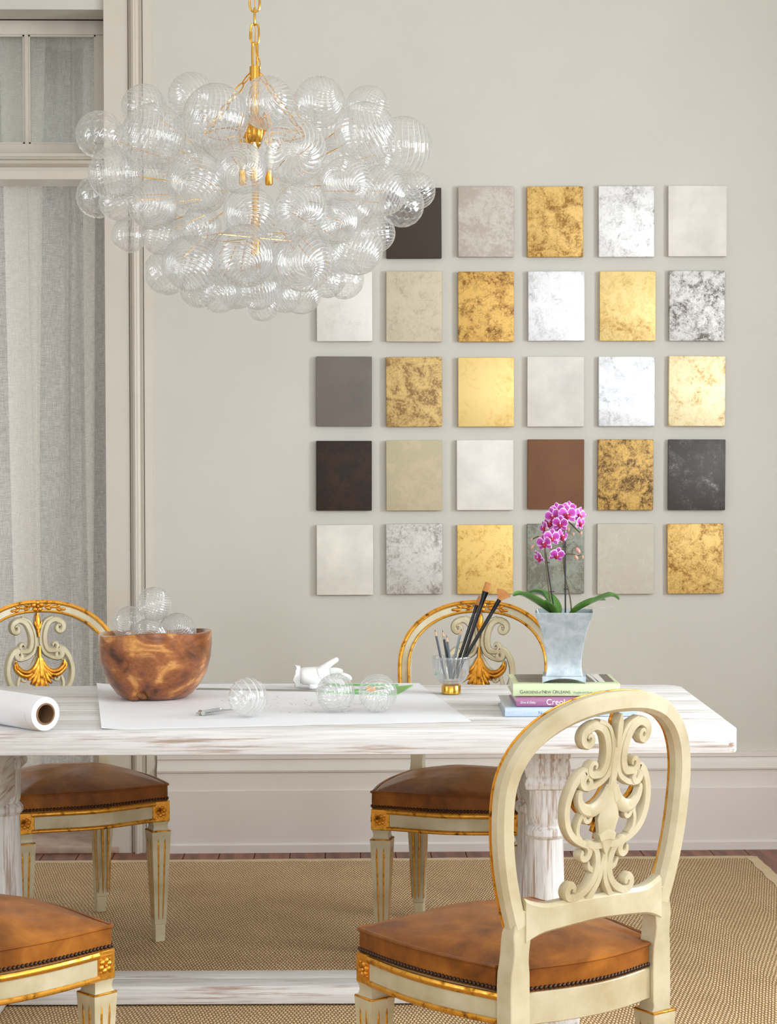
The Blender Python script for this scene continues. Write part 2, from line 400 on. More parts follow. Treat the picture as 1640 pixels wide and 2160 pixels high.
def baseboard():
    x0 = ony(333, 1700, YW).x; x1 = RX1
    # profile: (protrusion, z)
    pr = [(0.0, -0.012), (0.040, -0.012), (0.040, 0.016), (0.034, 0.020), (0.030, 0.022), (0.030, 0.212), (0.026, 0.2145), (0.025, 0.219), (0.025, 0.277), (0.031, 0.279),
          (0.033, 0.286), (0.030, 0.292), (0.020, 0.300), (0.014, 0.312), (0.013, 0.324), (0.020, 0.326), (0.020, 0.342), (0.0, 0.345)]
    b = MB(); b.loft([[(x, YW - p, z) for p, z in pr] for x in (x0, x1)])
    struct(b.build('baseboard_back', paint_base, ang=25))
baseboard()

def casing():
    t = empty('trim_1', (0, 0, 0)); struct(t, 'moulded cream casing board beside the curtained opening')
    xs = lambda px: ony(px, 640, YW).x
    z0, z1 = ZF, ZC
    def ext(name, pr, m=paint_trim):
        b = MB(); b.loft([[(x, YW - p, z) for x, p in pr] for z in (z0, z1)]); return b.build(name, m, t, ang=25)
    a = xs(222) - (xs(222) - XO1)
    ext('flat_board', [(XO1, 0.0), (XO1, 0.020), (xs(273), 0.020), (xs(274.5), 0.0)])
    ext('moulding', [(xs(274.5), 0.0), (xs(274.5), 0.012), (xs(279), 0.010), (xs(281), 0.034), (xs(286), 0.040), (xs(289), 0.036), (xs(291), 0.026), (xs(296), 0.022), (xs(299), 0.026), (xs(302), 0.030), (xs(303.5), 0.0)])
    ext('back_band', [(xs(304.6), 0.0), (xs(304.6), 0.014), (xs(321), 0.012), (xs(323), 0.007), (xs(325), 0.003), (xs(325.5), 0.0)])
    # head board and moulded transom bar
casing()

def transom():
    t = empty('window_1', (0, 0, 0)); struct(t, 'two pane transom window above the curtained opening')
    ys = YW + 0.175
    Z = lambda py, y=ys: ony(110, py, y).z
    X = lambda px, y=ys: ony(px, 180, y).x
    b = MB()
    zt, zb = Z(43), Z(319)
    b.box2(XO0, XO1 + 0.06, ys, ys + 0.045, Z(73), zt)                       # top rail
    b.box2(XO0, XO1 + 0.06, ys, ys + 0.045, zb - 0.02, Z(303))                  # bottom rail
    b.box2(X(202), XO1 + 0.06, ys, ys + 0.045, Z(303), Z(73))
    b.build('sash_frame', paint_trim, t, bevel=0.003)
    pitch = X(202) - X(60)
    for k in range(3):
        x1 = X(60) - k * (pitch + (X(60) - X(51))); x0 = x1 - (X(60) - X(51))
        MB().box2(x0, x1, ys, ys + 0.04, Z(303) - 0.002, Z(73) + 0.002).build('glazing_bar', paint_trim, t, bevel=0.004)
    for k in range(4):
        xb = X(202) - k * (pitch + (X(60) - X(51)))
        MB().box2(xb - pitch - 0.003, xb + 0.003, ys + 0.02, ys + 0.023, Z(303) - 0.003, Z(73) + 0.003).build('pane', pane_m, t)
        # putty bead around each pane
        q = MB(); g = 0.006
        q.box2(xb - pitch, xb, ys + 0.006, ys + 0.02, Z(73) - g, Z(73)); q.box2(xb - pitch, xb, ys + 0.006, ys + 0.02, Z(303), Z(303) + g)
        q.box2(xb - pitch, xb - pitch + g, ys + 0.006, ys + 0.02, Z(303), Z(73)); q.box2(xb - g, xb, ys + 0.006, ys + 0.02, Z(303), Z(73))
        q.build('putty_bead', paint_trim, t)
    MB().box2(XO0, XO1 + 0.05, ys - 0.001, ys + 0.02, zt - 0.002, ZO - 0.0).build('head_strip', paint_trim, t)
    MB().box2(XO0, XO1, ys - 0.004, ys - 0.001, zt - 0.001, zt + 0.006).build('gap_line', dark_gap, t)
    # transom bar: mouldings on the room side, flat lintel below
    zz = lambda py: ony(110, py, YW).z
    pr = [(YW + 0.19, zz(319)), (YW + 0.05, zz(319)), (YW + 0.045, zz(326)), (YW + 0.03, zz(329)), (YW + 0.024, zz(333)), (YW + 0.03, zz(334.5)), (YW + 0.016, zz(337)), (YW + 0.006, zz(344)), (YW + 0.010, zz(345.5)),
          (YW + 0.002, zz(347)), (YW - 0.004, zz(349)), (YW + 0.002, zz(351)), (YW + 0.012, zz(352)), (YW + 0.012, zz(359)), (YW + 0.0, zz(360)), (YW + 0.0, zz(378)), (YW + 0.19, zz(378))]
    b = MB(); b.loft([[(x, y, z) for y, z in pr] for x in (XO0, XO1)]); b.build('transom_bar', paint_trim, t, ang=25)
    return zz(378)
Z_LINTEL = transom()

def curtain():
    b = MB(); yb = YW + 0.30
    # plan of the folds (pixel column at top, at bottom, distance behind yb)
    plan = [(-420, -420, 0.02), (-330, -330, -0.03), (-250, -250, 0.03), (-170, -170, -0.02), (-90, -80, 0.03), (-60, -40, -0.02), (-20, 0, -0.035), (44, 78, -0.04), (46, 80, -0.03), (10, 46, -0.02), (6, 40, -0.005), (60, 62, 0.012), (95, 76, 0.005), (96, 78, 0.0),
            (66, 56, 0.018), (64, 55, 0.028), (100, 100, 0.04), (130, 132, 0.03), (146, 148, 0.012), (150, 152, 0.024), (163, 168, 0.02), (186, 172, -0.012), (206, 196, -0.03), (190, 190, 0.0), (180, 184, 0.014), (210, 212, 0.02), (232, 232, -0.01), (250, 250, 0.02), (262, 262, 0.0)]
    sx = lambda px: ony(px, 900, yb).x
    top = catmull([(sx(a), yb + d, 0) for a, _, d in plan], 7); bot = catmull([(sx(c), yb + d * 1.15, 0) for _, c, d in plan], 7)
    z0, z1 = 0.004, ony(100, 60, yb).z; nz = 36; rings = []
    for i in range(nz + 1):
        s = i / nz; e = 1 - s; r = []
        for j, (p, q) in enumerate(zip(top, bot)):
            k = e ** 0.75
            x = lerp(p.x, q.x, k) + 0.006 * math.sin(j * 0.31 + s * 5.0); y = lerp(p.y, q.y, k) + 0.007 * math.sin(j * 0.47 - s * 7)
            r.append((x, y, z0 + (z1 - z0) * s + (0.012 * math.sin(j * 0.5) if i == 0 else 0) + (0.012 if i == 0 else 0)))
        rings.append(r)
    n = len(top); o = 0
    for r in rings: b.v += r
    for i in range(nz):
        for j in range(n - 1): b.f.append((i * n + j, i * n + j + 1, (i + 1) * n + j + 1, (i + 1) * n + j))
    cu = empty('sheer_curtain', (sx(90), yb, 0.0)); tag(cu, 'floor length sheer grey linen curtain hanging in the tall opening', 'curtain')
    o = b.build('cloth', sheer, cu, ang=180); o.location = -cu.location
    # doubled heading tape
    zt = ony(100, 100, yb).z; hb = MB(); nn = len(top)
    for zz in (zt, z1 + 0.02):
        hb.v += [(p.x + 0.006 * math.sin(j * 0.31 + 5.0), p.y + 0.007 * math.sin(j * 0.47 - 7) - 0.004, zz + (0.012 * math.sin(j * 0.13) if zz == zt else 0)) for j, p in enumerate(top)]
    for j in range(nn - 1): hb.f.append((j, j + 1, nn + j + 1, nn + j))
    o = hb.build('heading', sheer, cu, ang=180); o.location = -cu.location
    rod = MB().tube([(XO0 + 0.0, yb, z1 + 0.03), (XO1 + 0.06, yb, z1 + 0.03)], 0.012, 10).build('rod', brass, cu); rod.location = -cu.location
    area('daylight_and_fill', ((XO0 + XO1) / 2, YW + 0.47, 1.5), (0, -1, 0), 1.1, 2.7, 9, (0.95, 0.97, 1.0))  # added fill lamp in front of the closed shutter, makes the sheer cloth glow
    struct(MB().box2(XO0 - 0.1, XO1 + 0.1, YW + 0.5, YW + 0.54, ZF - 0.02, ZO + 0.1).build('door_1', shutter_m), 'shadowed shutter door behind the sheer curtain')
    th = MB().box2(XO0, ony(252, 1790, YW).x, YW - 0.03, YW + 0.5, ZF, ZF + 0.024)
    struct(th.build('trim_2', m_paint('worn_threshold', sc(196, 172, 156), sc(166, 136, 120), 0.6, 14), bevel=0.004), 'worn pinkish wooden threshold below the curtain')
curtain()

# ------------------------------------------------------------------ rug
def rug():
    a = onz(1599, 1804, 0); c = onz(1640, 1849, 0)
    xr = (a.x + c.x) / 2 + 0.0; yb = a.y - 0.005
    xl, yf = -2.35, 2.6
    t = empty('woven_rug', ((xl + xr) / 2, (yb + yf) / 2, ZF)); tag(t, 'natural seagrass rug with cream cotton binding under the table', 'rug')
    ox, oy = t.location.x, t.location.y; bw = 0.042
    MB().box2(xl + bw - ox, xr - bw - ox, yf + bw - oy, yb - bw - oy, 0, 0.0115).build('field', rug_m, t)
    # binding with a slightly wavy edge
    def strip(p, q, inn):
        p, q, inn = Vector(p), Vector(q), Vector(inn); L = (q - p).length; n = max(2, int(L / 0.03)); b = MB(); rings = []
        for i in range(n + 1):
            s = p.lerp(q, i / n); wob = 0.0022 * math.sin(i * 0.6) + 0.0016 * math.sin(i * 1.7)
            o_ = s + inn * wob; i_ = s + inn * (bw + 0.003 * math.sin(i * 1.1 + 1))
            rings.append([(o_.x, o_.y, 0), (o_.x, o_.y, 0.0115), (i_.x, i_.y, 0.0132), (i_.x, i_.y, 0)])
        b.loft(rings); b.build('binding', tape_m, t, ang=30)
    x0, x1, y0, y1 = xl - ox, xr - ox, yf - oy, yb - oy
    strip((x0, y1, 0), (x1 - 0.012, y1, 0), (0, -1, 0)); strip((x1, y1 - 0.012, 0), (x1, y0, 0), (-1, 0, 0))
    strip((x1, y0, 0), (x0, y0, 0), (0, 1, 0)); strip((x0, y0, 0), (x0, y1, 0), (1, 0, 0))
rug()

# ------------------------------------------------------------------ table
ZT = 0.76
def table():
    nr = onz(1559, 1537, ZT); fr = onz(1437, 1443, ZT)
    al = -YAW + 0.008                                       # direction of the long side
    ux = Vector((math.cos(al), math.sin(al), 0)); uy = Vector((-math.sin(al), math.cos(al), 0))
    y0 = nr.dot(uy); y1 = fr.dot(uy); x1 = nr.dot(ux) ; L = 2.34
    org = ux * (x1 - L / 2) + uy * ((y0 + y1) / 2)
    t = empty('trestle_table', (org.x, org.y, 0), al); tag(t, 'long whitewashed wooden trestle table with turned columns', 'table')
    D = y1 - y0; hx, hy = L / 2, D / 2
    th = 0.061
    ws = [0.17, 0.145, 0.16, 0.15, 0.165]; k = D / sum(ws); y = -hy
    for i, wd in enumerate(ws):
        wd *= k
        rad = 0.028
        b = MB()
        if i == 0: out = [(-hx, y), (hx - rad, y), (hx - rad * 0.3, y + rad * 0.3), (hx, y + rad), (hx, y + wd - 0.0014), (-hx, y + wd - 0.0014)]
        elif i == len(ws) - 1: out = [(-hx, y), (hx, y), (hx, y + wd - rad * 2.2), (hx - rad * 0.7, y + wd - rad * 0.7), (hx - rad * 2.2, y + wd), (-hx, y + wd)]
        else: out = [(-hx, y), (hx, y), (hx, y + wd - 0.0014), (-hx, y + wd - 0.0014)]
        b.loft([[(p[0], p[1], z) for p in out] for z in (ZT - th, ZT)])
        b.build('plank', ww_x, t, bevel=0.0035 if i else 0.005, seg=2)
        y += wd
    # trestle ends: two turned columns on a sled foot, cross beam under the top
    cols = [(ony(1157, 1748, 5.10), 0), ]
    for sx in (1, -1):
        xe = (0.3925 + 0.333) if sx > 0 else -(0.3925 + 0.333)
        xe = sx * 0.728
        for yy in (-0.185, 0.172):
            b = MB()
            def sq(z, h): return [(xe - h, yy - h, z), (xe + h, yy - h, z), (xe + h, yy + h, z), (xe - h, yy + h, z)]
            z = ZT - th
            cap = [(z, .058), (z - .012, .060), (z - .044, .059), (z - .049, .054), (z - .053, .056), (z - .072, .060), (z - .092, .055), (z - .096, .051), (z - .099, .054), (z - .112, .058), (z - .124, .055), (z - .128, .046)]
            b.loft([sq(*q) for q in cap])
            col = b.build('capital', ww_z, t, ang=30, bevel=0.0015, seg=1)
            # block that runs from square to round, ring and tapering shaft
            rings = []; n = 24
            def ring(z, r, sqr):
                out = []
                for i in range(n):
                    a = 2 * PI * (i + 0.5) / n; c, s = math.cos(a), math.sin(a); m = max(abs(c), abs(s)); k = lerp(1.0, 1 / m, sqr)
                    out.append((xe + r * c * k, yy + r * s * k, z))
                return out
            prof = [(z - .126, .044, 1), (z - .155, .044, .92), (z - .18, .046, .7), (z - .2, .048, .35), (z - .213, .047, 0), (z - .222, .044, 0), (z - .226, .049, 0), (z - .234, .0545, 0), (z - .245, .0545, 0), (z - .252, .050, 0), (z - .256, .045, 0),
                    (z - .275, .0455, 0), (z - .36, .0475, 0), (z - .45, .050, 0), (z - .52, .052, 0), (z - .53, .058, 0), (z - .545, .060, 0), (z - .56, .056, 0), (z - .57, .05, .4), (z - .585, .056, 1), (0.07, .06, 1)]
            b = MB(); b.loft([ring(*q) for q in prof]); b.build('column', ww_z, t, ang=32)
        MB().box2(xe - 0.065, xe + 0.065, -0.41, 0.232, 0.0, 0.07).build('foot', ww_y, t, bevel=0.008)
        MB().box2(xe - 0.04, xe + 0.04, -0.13, 0.13, ZT - th - 0.2, ZT - th).build('cross_beam', ww_y, t, bevel=0.004)
        MB().box2(xe - 0.026, xe + 0.026, -0.13, 0.13, 0.07, 0.13).build('low_beam', ww_y, t, bevel=0.004)
    for yy0, yy1 in ((-0.15, -0.07), (-0.068, 0.012)):
        MB().box2(-0.66, 0.66, yy0, yy1, 0.004, 0.052).build('stretcher', ww_x, t, bevel=0.004)
    return t, ux, uy
TABLE, TUX, TUY = table()
TANG = math.atan2(TUX.y, TUX.x)

# ------------------------------------------------------------------ chair
def chair_proto():
    t = empty('dining_chair')
    FW, RW, FY, RY = 0.232, 0.178, -0.222, 0.215
    zr0, zr1 = 0.354, 0.415
    def backY(x, z): 
        bow = lerp(0.028, 0.058, max(0, min(1, (z - 0.55) / 0.4)))
        return 0.203 + 0.09 * (z - 0.46) + bow * max(0, 1 - (x / 0.25) ** 2)
    # ---- seat rails
    def rail(path2, name, gold, th=0.03):
        P = [Vector((x, y, 0)) for x, y in path2]; m = len(P); N = []
        for i in range(m):
            d = (P[min(i + 1, m - 1)] - P[max(i - 1, 0)]).normalized(); N.append(Vector((d.y, -d.x, 0)))
        Zs = [Vector((0, 0, 1))] * m
        zc = (zr0 + zr1) / 2
        PP = [p + Vector((0, 0, zc)) for p in P]; h = (zr1 - zr0) / 2
        o = MB().sweep(PP, [(-th, -h), (0, -h), (0, h), (-th, h)], N, Zs).build(name, cream, t, bevel=0.002, seg=1)
        if gold:
            for zc2, hh in ((h - 0.0075, 0.0075), (-h + 0.006, 0.006)):
                pr = [(-0.002, zc2 - hh), (0.003, zc2 - hh * 0.9), (0.0065, zc2 - hh * 0.3), (0.0065, zc2 + hh * 0.3), (0.003, zc2 + hh * 0.9), (-0.002, zc2 + hh)]
                MB().sweep(PP, pr, N, Zs).build('gilded_bead', gilt, o)
        return o
    ns = 16
    front = [(lerp(-FW + 0.045, FW - 0.045, i / ns), FY - 0.030 * math.sin(PI * i / ns) ** 1.5 + 0.003) for i in range(ns + 1)]
    rail(front, 'front_rail', True)
    side = [(lerp(RW + 0.02, FW, i / ns) + 0.022 * math.sin(PI * i / ns), lerp(RY - 0.02, FY + 0.045, i / ns)) for i in range(ns + 1)]
    side.reverse()
    rail(side, 'side_rail', True)
    rail([(-x, y) for x, y in reversed(side)], 'side_rail', True)
    rear = [(lerp(RW - 0.02, -RW + 0.02, i / ns), RY + 0.012 + 0.026 * math.sin(PI * i / ns)) for i in range(ns + 1)]
    rail(rear, 'rear_rail', False)
    # ---- legs
    def leg(x, y, top, rear_leg):
        o = empty('leg', (x, y, 0)); o.parent = t
        return o
    lprof = [(0.0, .0135), (0.006, .0145), (0.048, .0155), (0.05, .0150), (0.052, .0175), (0.31, .0285), (0.324, .0295), (0.327, .0292)]
    neck = [(0.327, .0275), (0.331, .0235), (0.339, .0215), (0.347, .0225), (0.354, .0250)]
    def sqr(z, h, cx=0, cy=0): return [(cx - h, cy - h, z), (cx + h, cy - h, z), (cx + h, cy + h, z), (cx - h, cy + h, z)]
    flute_me = None
    def flutes(parent, lo=0.066, hi=0.305):
        nonlocal flute_me
        def hw(z): return lerp(.0175, .0285, (z - 0.052) / 0.258)
        if flute_me is None:
            b = MB(); rings = []
            for i in range(13):
                s = i / 12; z = lerp(lo, hi, s); wd = lerp(0.0022, 0.0040, s) * math.sqrt(max(0.02, 1 - abs(2 * s - 1) ** 14)); off = lerp(0.0062, 0.0105, s)
                rings.append([(off - wd, -hw(z) + 0.001, z), (off - wd * 0.6, -hw(z) - 0.0008, z), (off + wd * 0.6, -hw(z) - 0.0008, z), (off + wd, -hw(z) + 0.001, z)])
            b.loft(rings); flute_me = b.mesh('gilded_flute'); flute_me.materials.append(gilt)
            flute_me.polygons.foreach_set('use_smooth', [True] * len(flute_me.polygons))
        for q in range(4):
            for s in (1, -1):
                f = bpy.data.objects.new('gilded_flute', flute_me); C.objects.link(f); f.parent = parent
                f.rotation_euler = (0, 0, q * PI / 2)
                if s < 0: f.scale = (-1, 1, 1)
    for s in (-1, 1):
        x, y = s * (FW - 0.027), FY + 0.027
        b = MB(); b.loft([sqr(*q) for q in lprof]); b.loft([sqr(*q) for q in neck])
        o = b.build('leg', cream, t, ang=25, loc=(x, y, 0)); flutes(o)
        MB().loft([sqr(z, h) for z, h in ((0.3235, .0300), (0.3285, .0300))]).build('gilded_line', gilt, o, bevel=0.0015, seg=1)
        blk = MB().box((0, 0, (zr0 + zr1) / 2), (0.054, 0.054, zr1 - zr0)).build('corner_block', gilt, t, bevel=0.002, seg=1, loc=(x, y, 0))
        zc = (zr0 + zr1) / 2
        for fx, fy in ((0, -1), (s, 0)):                        # rosette on the front and on the outer side
            d = Vector((fx, fy, 0)); a = Vector((-fy, fx, 0)); b = MB(); c0 = d * 0.027 + Vector((0, 0, zc))
            R = Matrix((a, Vector((0, 0, 1)), d)).transposed()
            b.box(c0 - d * 0.0005, (0.038, 0.042, 0.003), R)
            for k in range(6):
                an = 2 * PI * k / 6 + 0.3; b.ell(c0 + a * (0.0105 * math.cos(an)) + Vector((0, 0, 0.0105 * math.sin(an))) + d * 0.001, (0.0065, 0.0065, 0.0045), R, 8, 5)
            b.ell(c0 + d * 0.002, (0.0045, 0.0045, 0.005), R, 8, 5)
            for k in range(4):
                an = PI / 4 + k * PI / 2; b.ell(c0 + a * (0.017 * math.cos(an)) + Vector((0, 0, 0.018 * math.sin(an))) + d * 0.0005, (0.004, 0.004, 0.0025), R, 6, 4)
            b.build('rosette', gilt2, blk)
        # rear leg with the stile above it
        x, y = s * 0.182, RY
        b = MB(); b.loft([sqr(z, h, 0, 0.05 * max(0, (0.3 - z)) / 0.3 * 0.6) for z, h in lprof])
        st = [(0.327, .0275, 0), (0.331, .0235, 0), (0.339, .0215, 0), (0.350, .0235, 0), (0.37, .0235, 0), (0.43, .0235, 0), (0.455, .0225, 0), (0.475, .0195, 0), (0.495, .0185, 0), (0.515, .0205, 0), (0.530, .0215, 0.001), (0.55, .0185, .002), (0.575, .017, .004)]
        rings = []
        for z, h, dy in st:
            cx = s * (0.0 if z < 0.5 else -0.004 * (z - 0.5) / 0.1); yy = (backY(0.185, z) - RY) * min(1, max(0, (z - 0.4) / 0.1))
            dd_ = lerp(0.021, 0.015, max(0, min(1, (z - 0.5) / 0.06)))
            rings.append([(cx - h, yy - dd_, z), (cx + h, yy - dd_, z), (cx + h, yy + dd_, z), (cx - h, yy + dd_, z)])
        b.loft(rings)
        o = b.build('leg', cream, t, ang=25, loc=(x, y, 0), bevel=0.0015, seg=1); flutes(o)
        for f in o.children: f.rotation_euler.x += 0.0
        MB().loft([sqr(z, h) for z, h in ((0.3235, .0300), (0.3285, .0300))]).build('gilded_line', gilt, o, bevel=0.0015, seg=1)
    # ---- back frame: arch on the bowed surface
    path = []
    ac, zt, z0 = 0.2255, 0.9585, 0.775
    low = [(0.180 + 0.0455 * (1 - ((z0 - z) / 0.235) ** 2), z) for z in [lerp(0.545, z0, i / 10) for i in range(10)]]
    arch = []
    for i in range(41):
        a = PI * i / 40; c, s_ = math.cos(a), math.sin(a); e = 2 / 2.25
        arch.append((math.copysign(abs(c) ** e, c) * ac, z0 + (zt - z0) * abs(s_) ** e))
    pts = low + arch + [(-x, z) for x, z in reversed(low)]
    P = [Vector((x, backY(x, z), z)) for x, z in pts]
    def frames(P):
        m = len(P); N = []; B = []
        for i in range(m):
            d = (P[min(i + 1, m - 1)] - P[max(i - 1, 0)]).normalized(); yv = Vector((0, 1, 0)); yv = (yv - d * yv.dot(d)).normalized()
            N.append(yv.cross(d).normalized()); B.append(yv)
        return N, B
    N, B = frames(P)
    hw, hd = 0.0195, 0.0165
    prof = [(-hw, -hd * .6), (-hw * .75, -hd), (hw * .75, -hd), (hw, -hd * .6), (hw, hd * .35), (hw * .6, hd), (-hw * .6, hd), (-hw, hd * .35)]
    fr = MB().sweep(P, prof, N, B).build('back_frame', cream, t, ang=35)
    for off, r in ((0.0130, 0.0055), (-0.0140, 0.0040), (0.0188, 0.0018)):
        dd = -hd if abs(off) < 0.019 else -hd * 0.35
        pr = [(off + r * math.cos(k * PI / 4), dd + r * 0.9 * math.sin(k * PI / 4)) for k in range(8)]
        MB().sweep(P, pr, N, B).build('gilded_bead', gilt, fr)
    # bottom rail of the back
    rp = []; m = 24
    for i in range(m + 1):
        x = lerp(-0.174, 0.174, i / m); zc = 0.549 + 0.010 * math.cos(PI * x / 0.38) ; rp.append((x, zc))
    rings = []
    for x, zc in rp:
        e = abs(x) / 0.174; up = 0.027 + 0.020 * max(0, (e - 0.62) / 0.38) ** 2; dn = 0.027 - 0.006 * (1 - e) + 0.012 * max(0, (e - 0.7) / 0.3) ** 2
        y = backY(x, 0.56)
        rings.append([(x, y - 0.016, zc - dn), (x, y - 0.016, zc + up - 0.004), (x, y - 0.010, zc + up), (x, y + 0.009, zc + up), (x, y + 0.0155, zc + up - 0.007), (x, y + 0.0155, zc - dn + 0.004), (x, y + 0.011, zc - dn)])
    br = MB().loft(rings).build('back_rail', cream, t, ang=35)
    gp = [Vector((x, backY(x, 0.56) - 0.017, zc + 0.016)) for x, zc in rp]
    MB().tube(gp, 0.004, 6).build('gilded_bead', gilt, br)
    # ---- pierced splat of scrolls
    def S(u, v): u *= 0.83; return Vector((u, backY(u, 0.575 + v), 0.575 + v))
    def ribbon(uv, wd, th=0.011, n=6, b=None, yo=0.0):
        pl = catmull([(u, v, 0) for u, v in uv], n); m = len(pl)
        Q = [S(p.x, p.y) + Vector((0, yo, 0)) for p in pl]; NN, BB = frames(Q)
        if isinstance(wd, (int, float)): wd = [wd] * 2
        sc_ = []
        for i in range(m):
            s = i / (m - 1) * (len(wd) - 1); k = min(int(s), len(wd) - 2); sc_.append(0.9 * lerp(wd[k], wd[k + 1], s - k))
        pr = [(-1, -th * .5), (-.55, -th), (.55, -th), (1, -th * .5), (1, th * .6), (.7, th), (-.7, th), (-1, th * .6)]
        b = b or MB(); b.sweep(Q, pr, NN, BB, scale=sc_); return b
    def curl(cu, cv, r0, r1, a0, a1, n=9):
        return [(cu + lerp(r0, r1, i / n) * math.cos(lerp(a0, a1, i / n)), cv + lerp(r0, r1, i / n) * math.sin(lerp(a0, a1, i / n))) for i in range(n + 1)]
    D = math.radians
    for s in (1, -1):
        m_ = lambda L: [(s * u, v) for u, v in L]
        b = MB()
        # upper scroll, hanging from the arch
        up = list(reversed(curl(0.083, 0.318, 0.019, 0.004, D(80), D(-330), 10)))
        ribbon(m_(up + [(0.066, 0.342), (0.042, 0.330), (0.027, 0.300), (0.026, 0.270), (0.037, 0.250)] + curl(0.060, 0.262, 0.016, 0.004, D(250), D(560), 9)), [0.003, .0085, .0115, .0105, .0075, .003], b=b)
        # inner strand down to the shoulder curl
        ribbon(m_([(0.060, 0.350), (0.030, 0.338), (0.013, 0.308), (0.009, 0.272), (0.020, 0.243), (0.045, 0.228)] + curl(0.073, 0.238, 0.017, 0.004, D(235), D(540), 9)), [.005, .007, .008, .008, .007, .003], th=0.010, b=b)
        # oval side
        ov = curl(0.074, 0.236, 0.004, 0.0185, D(-260), D(75), 8)
        ribbon(m_(ov + [(0.097, 0.247), (0.116, 0.221), (0.124, 0.187), (0.117, 0.153), (0.097, 0.129), (0.066, 0.114), (0.030, 0.108), (0.0, 0.108)]), [.003, .008, .0095, .0105, .0105, .010, .009, .009], b=b)
        # small scroll inside the oval
        ribbon(m_(list(reversed(curl(0.060, 0.166, 0.013, 0.003, D(60), D(-280), 8))) + [(0.078, 0.172), (0.087, 0.152), (0.085, 0.134), (0.074, 0.122)]), [.003, .006, .0065, .006, .006], th=0.009, b=b)
        # lower scrolls
        ribbon(m_(list(reversed(curl(0.062, 0.096, 0.0175, 0.005, D(110), D(420), 8))) + [(0.046, 0.112), (0.028, 0.100), (0.019, 0.074), (0.024, 0.046), (0.044, 0.024), (0.070, 0.012)] + curl(0.086, 0.026, 0.0165, 0.005, D(250), D(560), 9)), [.005, .009, .0095, .010, .010, .010, .005], b=b)
        ribbon(m_([(0.002, 0.098), (0.005, 0.070), (0.010, 0.040), (0.026, 0.016), (0.046, -0.006)]), [.004, .008, .008, .009, .010], b=b)
        ribbon(m_([(0.028, 0.060), (0.040, 0.066), (0.046, 0.080)]), [.008, .007, .002], th=0.008, b=b)
        ribbon(m_([(0.076, 0.012), (0.070, 0.0), (0.062, -0.010)]), [.010, .011, .012], b=b)
        b.build('scroll', cream, t, ang=40)
        # acanthus wing, cream behind and gilded in front
        wing = [(0.006, 0.224), (0.022, 0.196), (0.046, 0.180), (0.070, 0.180), (0.088, 0.194), (0.093, 0.212), (0.088, 0.219)]
        ribbon(m_(wing), [.010, .014, .015, .013, .010, .008, .004], th=0.008, yo=0.003).build('leaf_back', cream, t, ang=40)
        g = MB()
        ribbon(m_([(0.004, 0.226), (0.022, 0.199), (0.046, 0.186), (0.072, 0.190), (0.090, 0.206), (0.092, 0.218)]), [.005, .006, .006, .006, .006, .003], th=0.006, yo=-0.012, b=g)
        ribbon(m_([(0.006, 0.214), (0.024, 0.186), (0.048, 0.173), (0.074, 0.177), (0.096, 0.196), (0.098, 0.210)]), [.005, .007, .007, .007, .005, .003], th=0.0055, yo=-0.010, b=g)
        for (q, wd) in (([(0.004, 0.226), (0.012, 0.190), (0.026, 0.160), (0.040, 0.148)], [.004, .007, .008, .003]), ([(0.003, 0.222), (0.007, 0.180), (0.016, 0.148), (0.026, 0.132)], [.004, .007, .008, .003]), ([(0.002, 0.2), (0.004, 0.16), (0.009, 0.132), (0.014, 0.116)], [.004, .006, .007, .002]),
                        ([(0.010, 0.20), (0.030, 0.172), (0.050, 0.162)], [.005, .008, .003])):
            ribbon(m_(q), wd, th=0.006, yo=-0.012, b=g)
        g.build('gilded_leaf', gilt2, t, ang=50)
    b = MB(); ribbon([(0, 0.34), (0, 0.31), (0, 0.27), (0, 0.235), (0, 0.2), (0, 0.16), (0, 0.12), (0, 0.10)], [.003, .010, .013, .010, .020, .030, .018, .010], th=0.008, b=b, yo=0.003)
    ribbon([(0, 0.362), (0, 0.345), (0, 0.325), (0, 0.30)], [.003, .010, .009, .006], b=b, yo=0.002)
    ribbon([(-0.022, 0.122), (0, 0.128), (0.022, 0.122)], [.010, .014, .010], b=b, yo=0.002); ribbon([(0, 0.12), (0, 0.104), (0, 0.092)], [.022, .014, .003], b=b, yo=0.002)
    b.build('splat_stem', cream, t, ang=40)
    g = MB(); ribbon([(0, 0.364), (0, 0.348), (0, 0.33), (0, 0.305), (0, 0.29)], [.002, .009, .008, .005, .002], th=0.006, yo=-0.012, b=g)
    for s in (1, -1): ribbon([(0, 0.31), (s * 0.008, 0.325), (s * 0.013, 0.337)], [.003, .005, .002], th=0.006, yo=-0.012, b=g)
    ribbon([(0, 0.262), (0, 0.235), (0, 0.20), (0, 0.15), (0, 0.112)], [.003, .006, .006, .007, .003], th=0.008, yo=-0.012, b=g)
    g.build('gilded_finial', gilt2, t, ang=50)
    # crest carving
    g = MB(); zc = 0.9595; y = backY(0, zc) - hd
    for k in range(5):
        a = 2 * PI * k / 5 + PI / 2; g.ell((0.0125 * math.cos(a), y - 0.002, zc + 0.0115 * math.sin(a)), (0.009, 0.0055, 0.008), None, 8, 5)
    g.ell((0, y - 0.006, zc), (0.0055, 0.005, 0.0055), None, 8, 5)
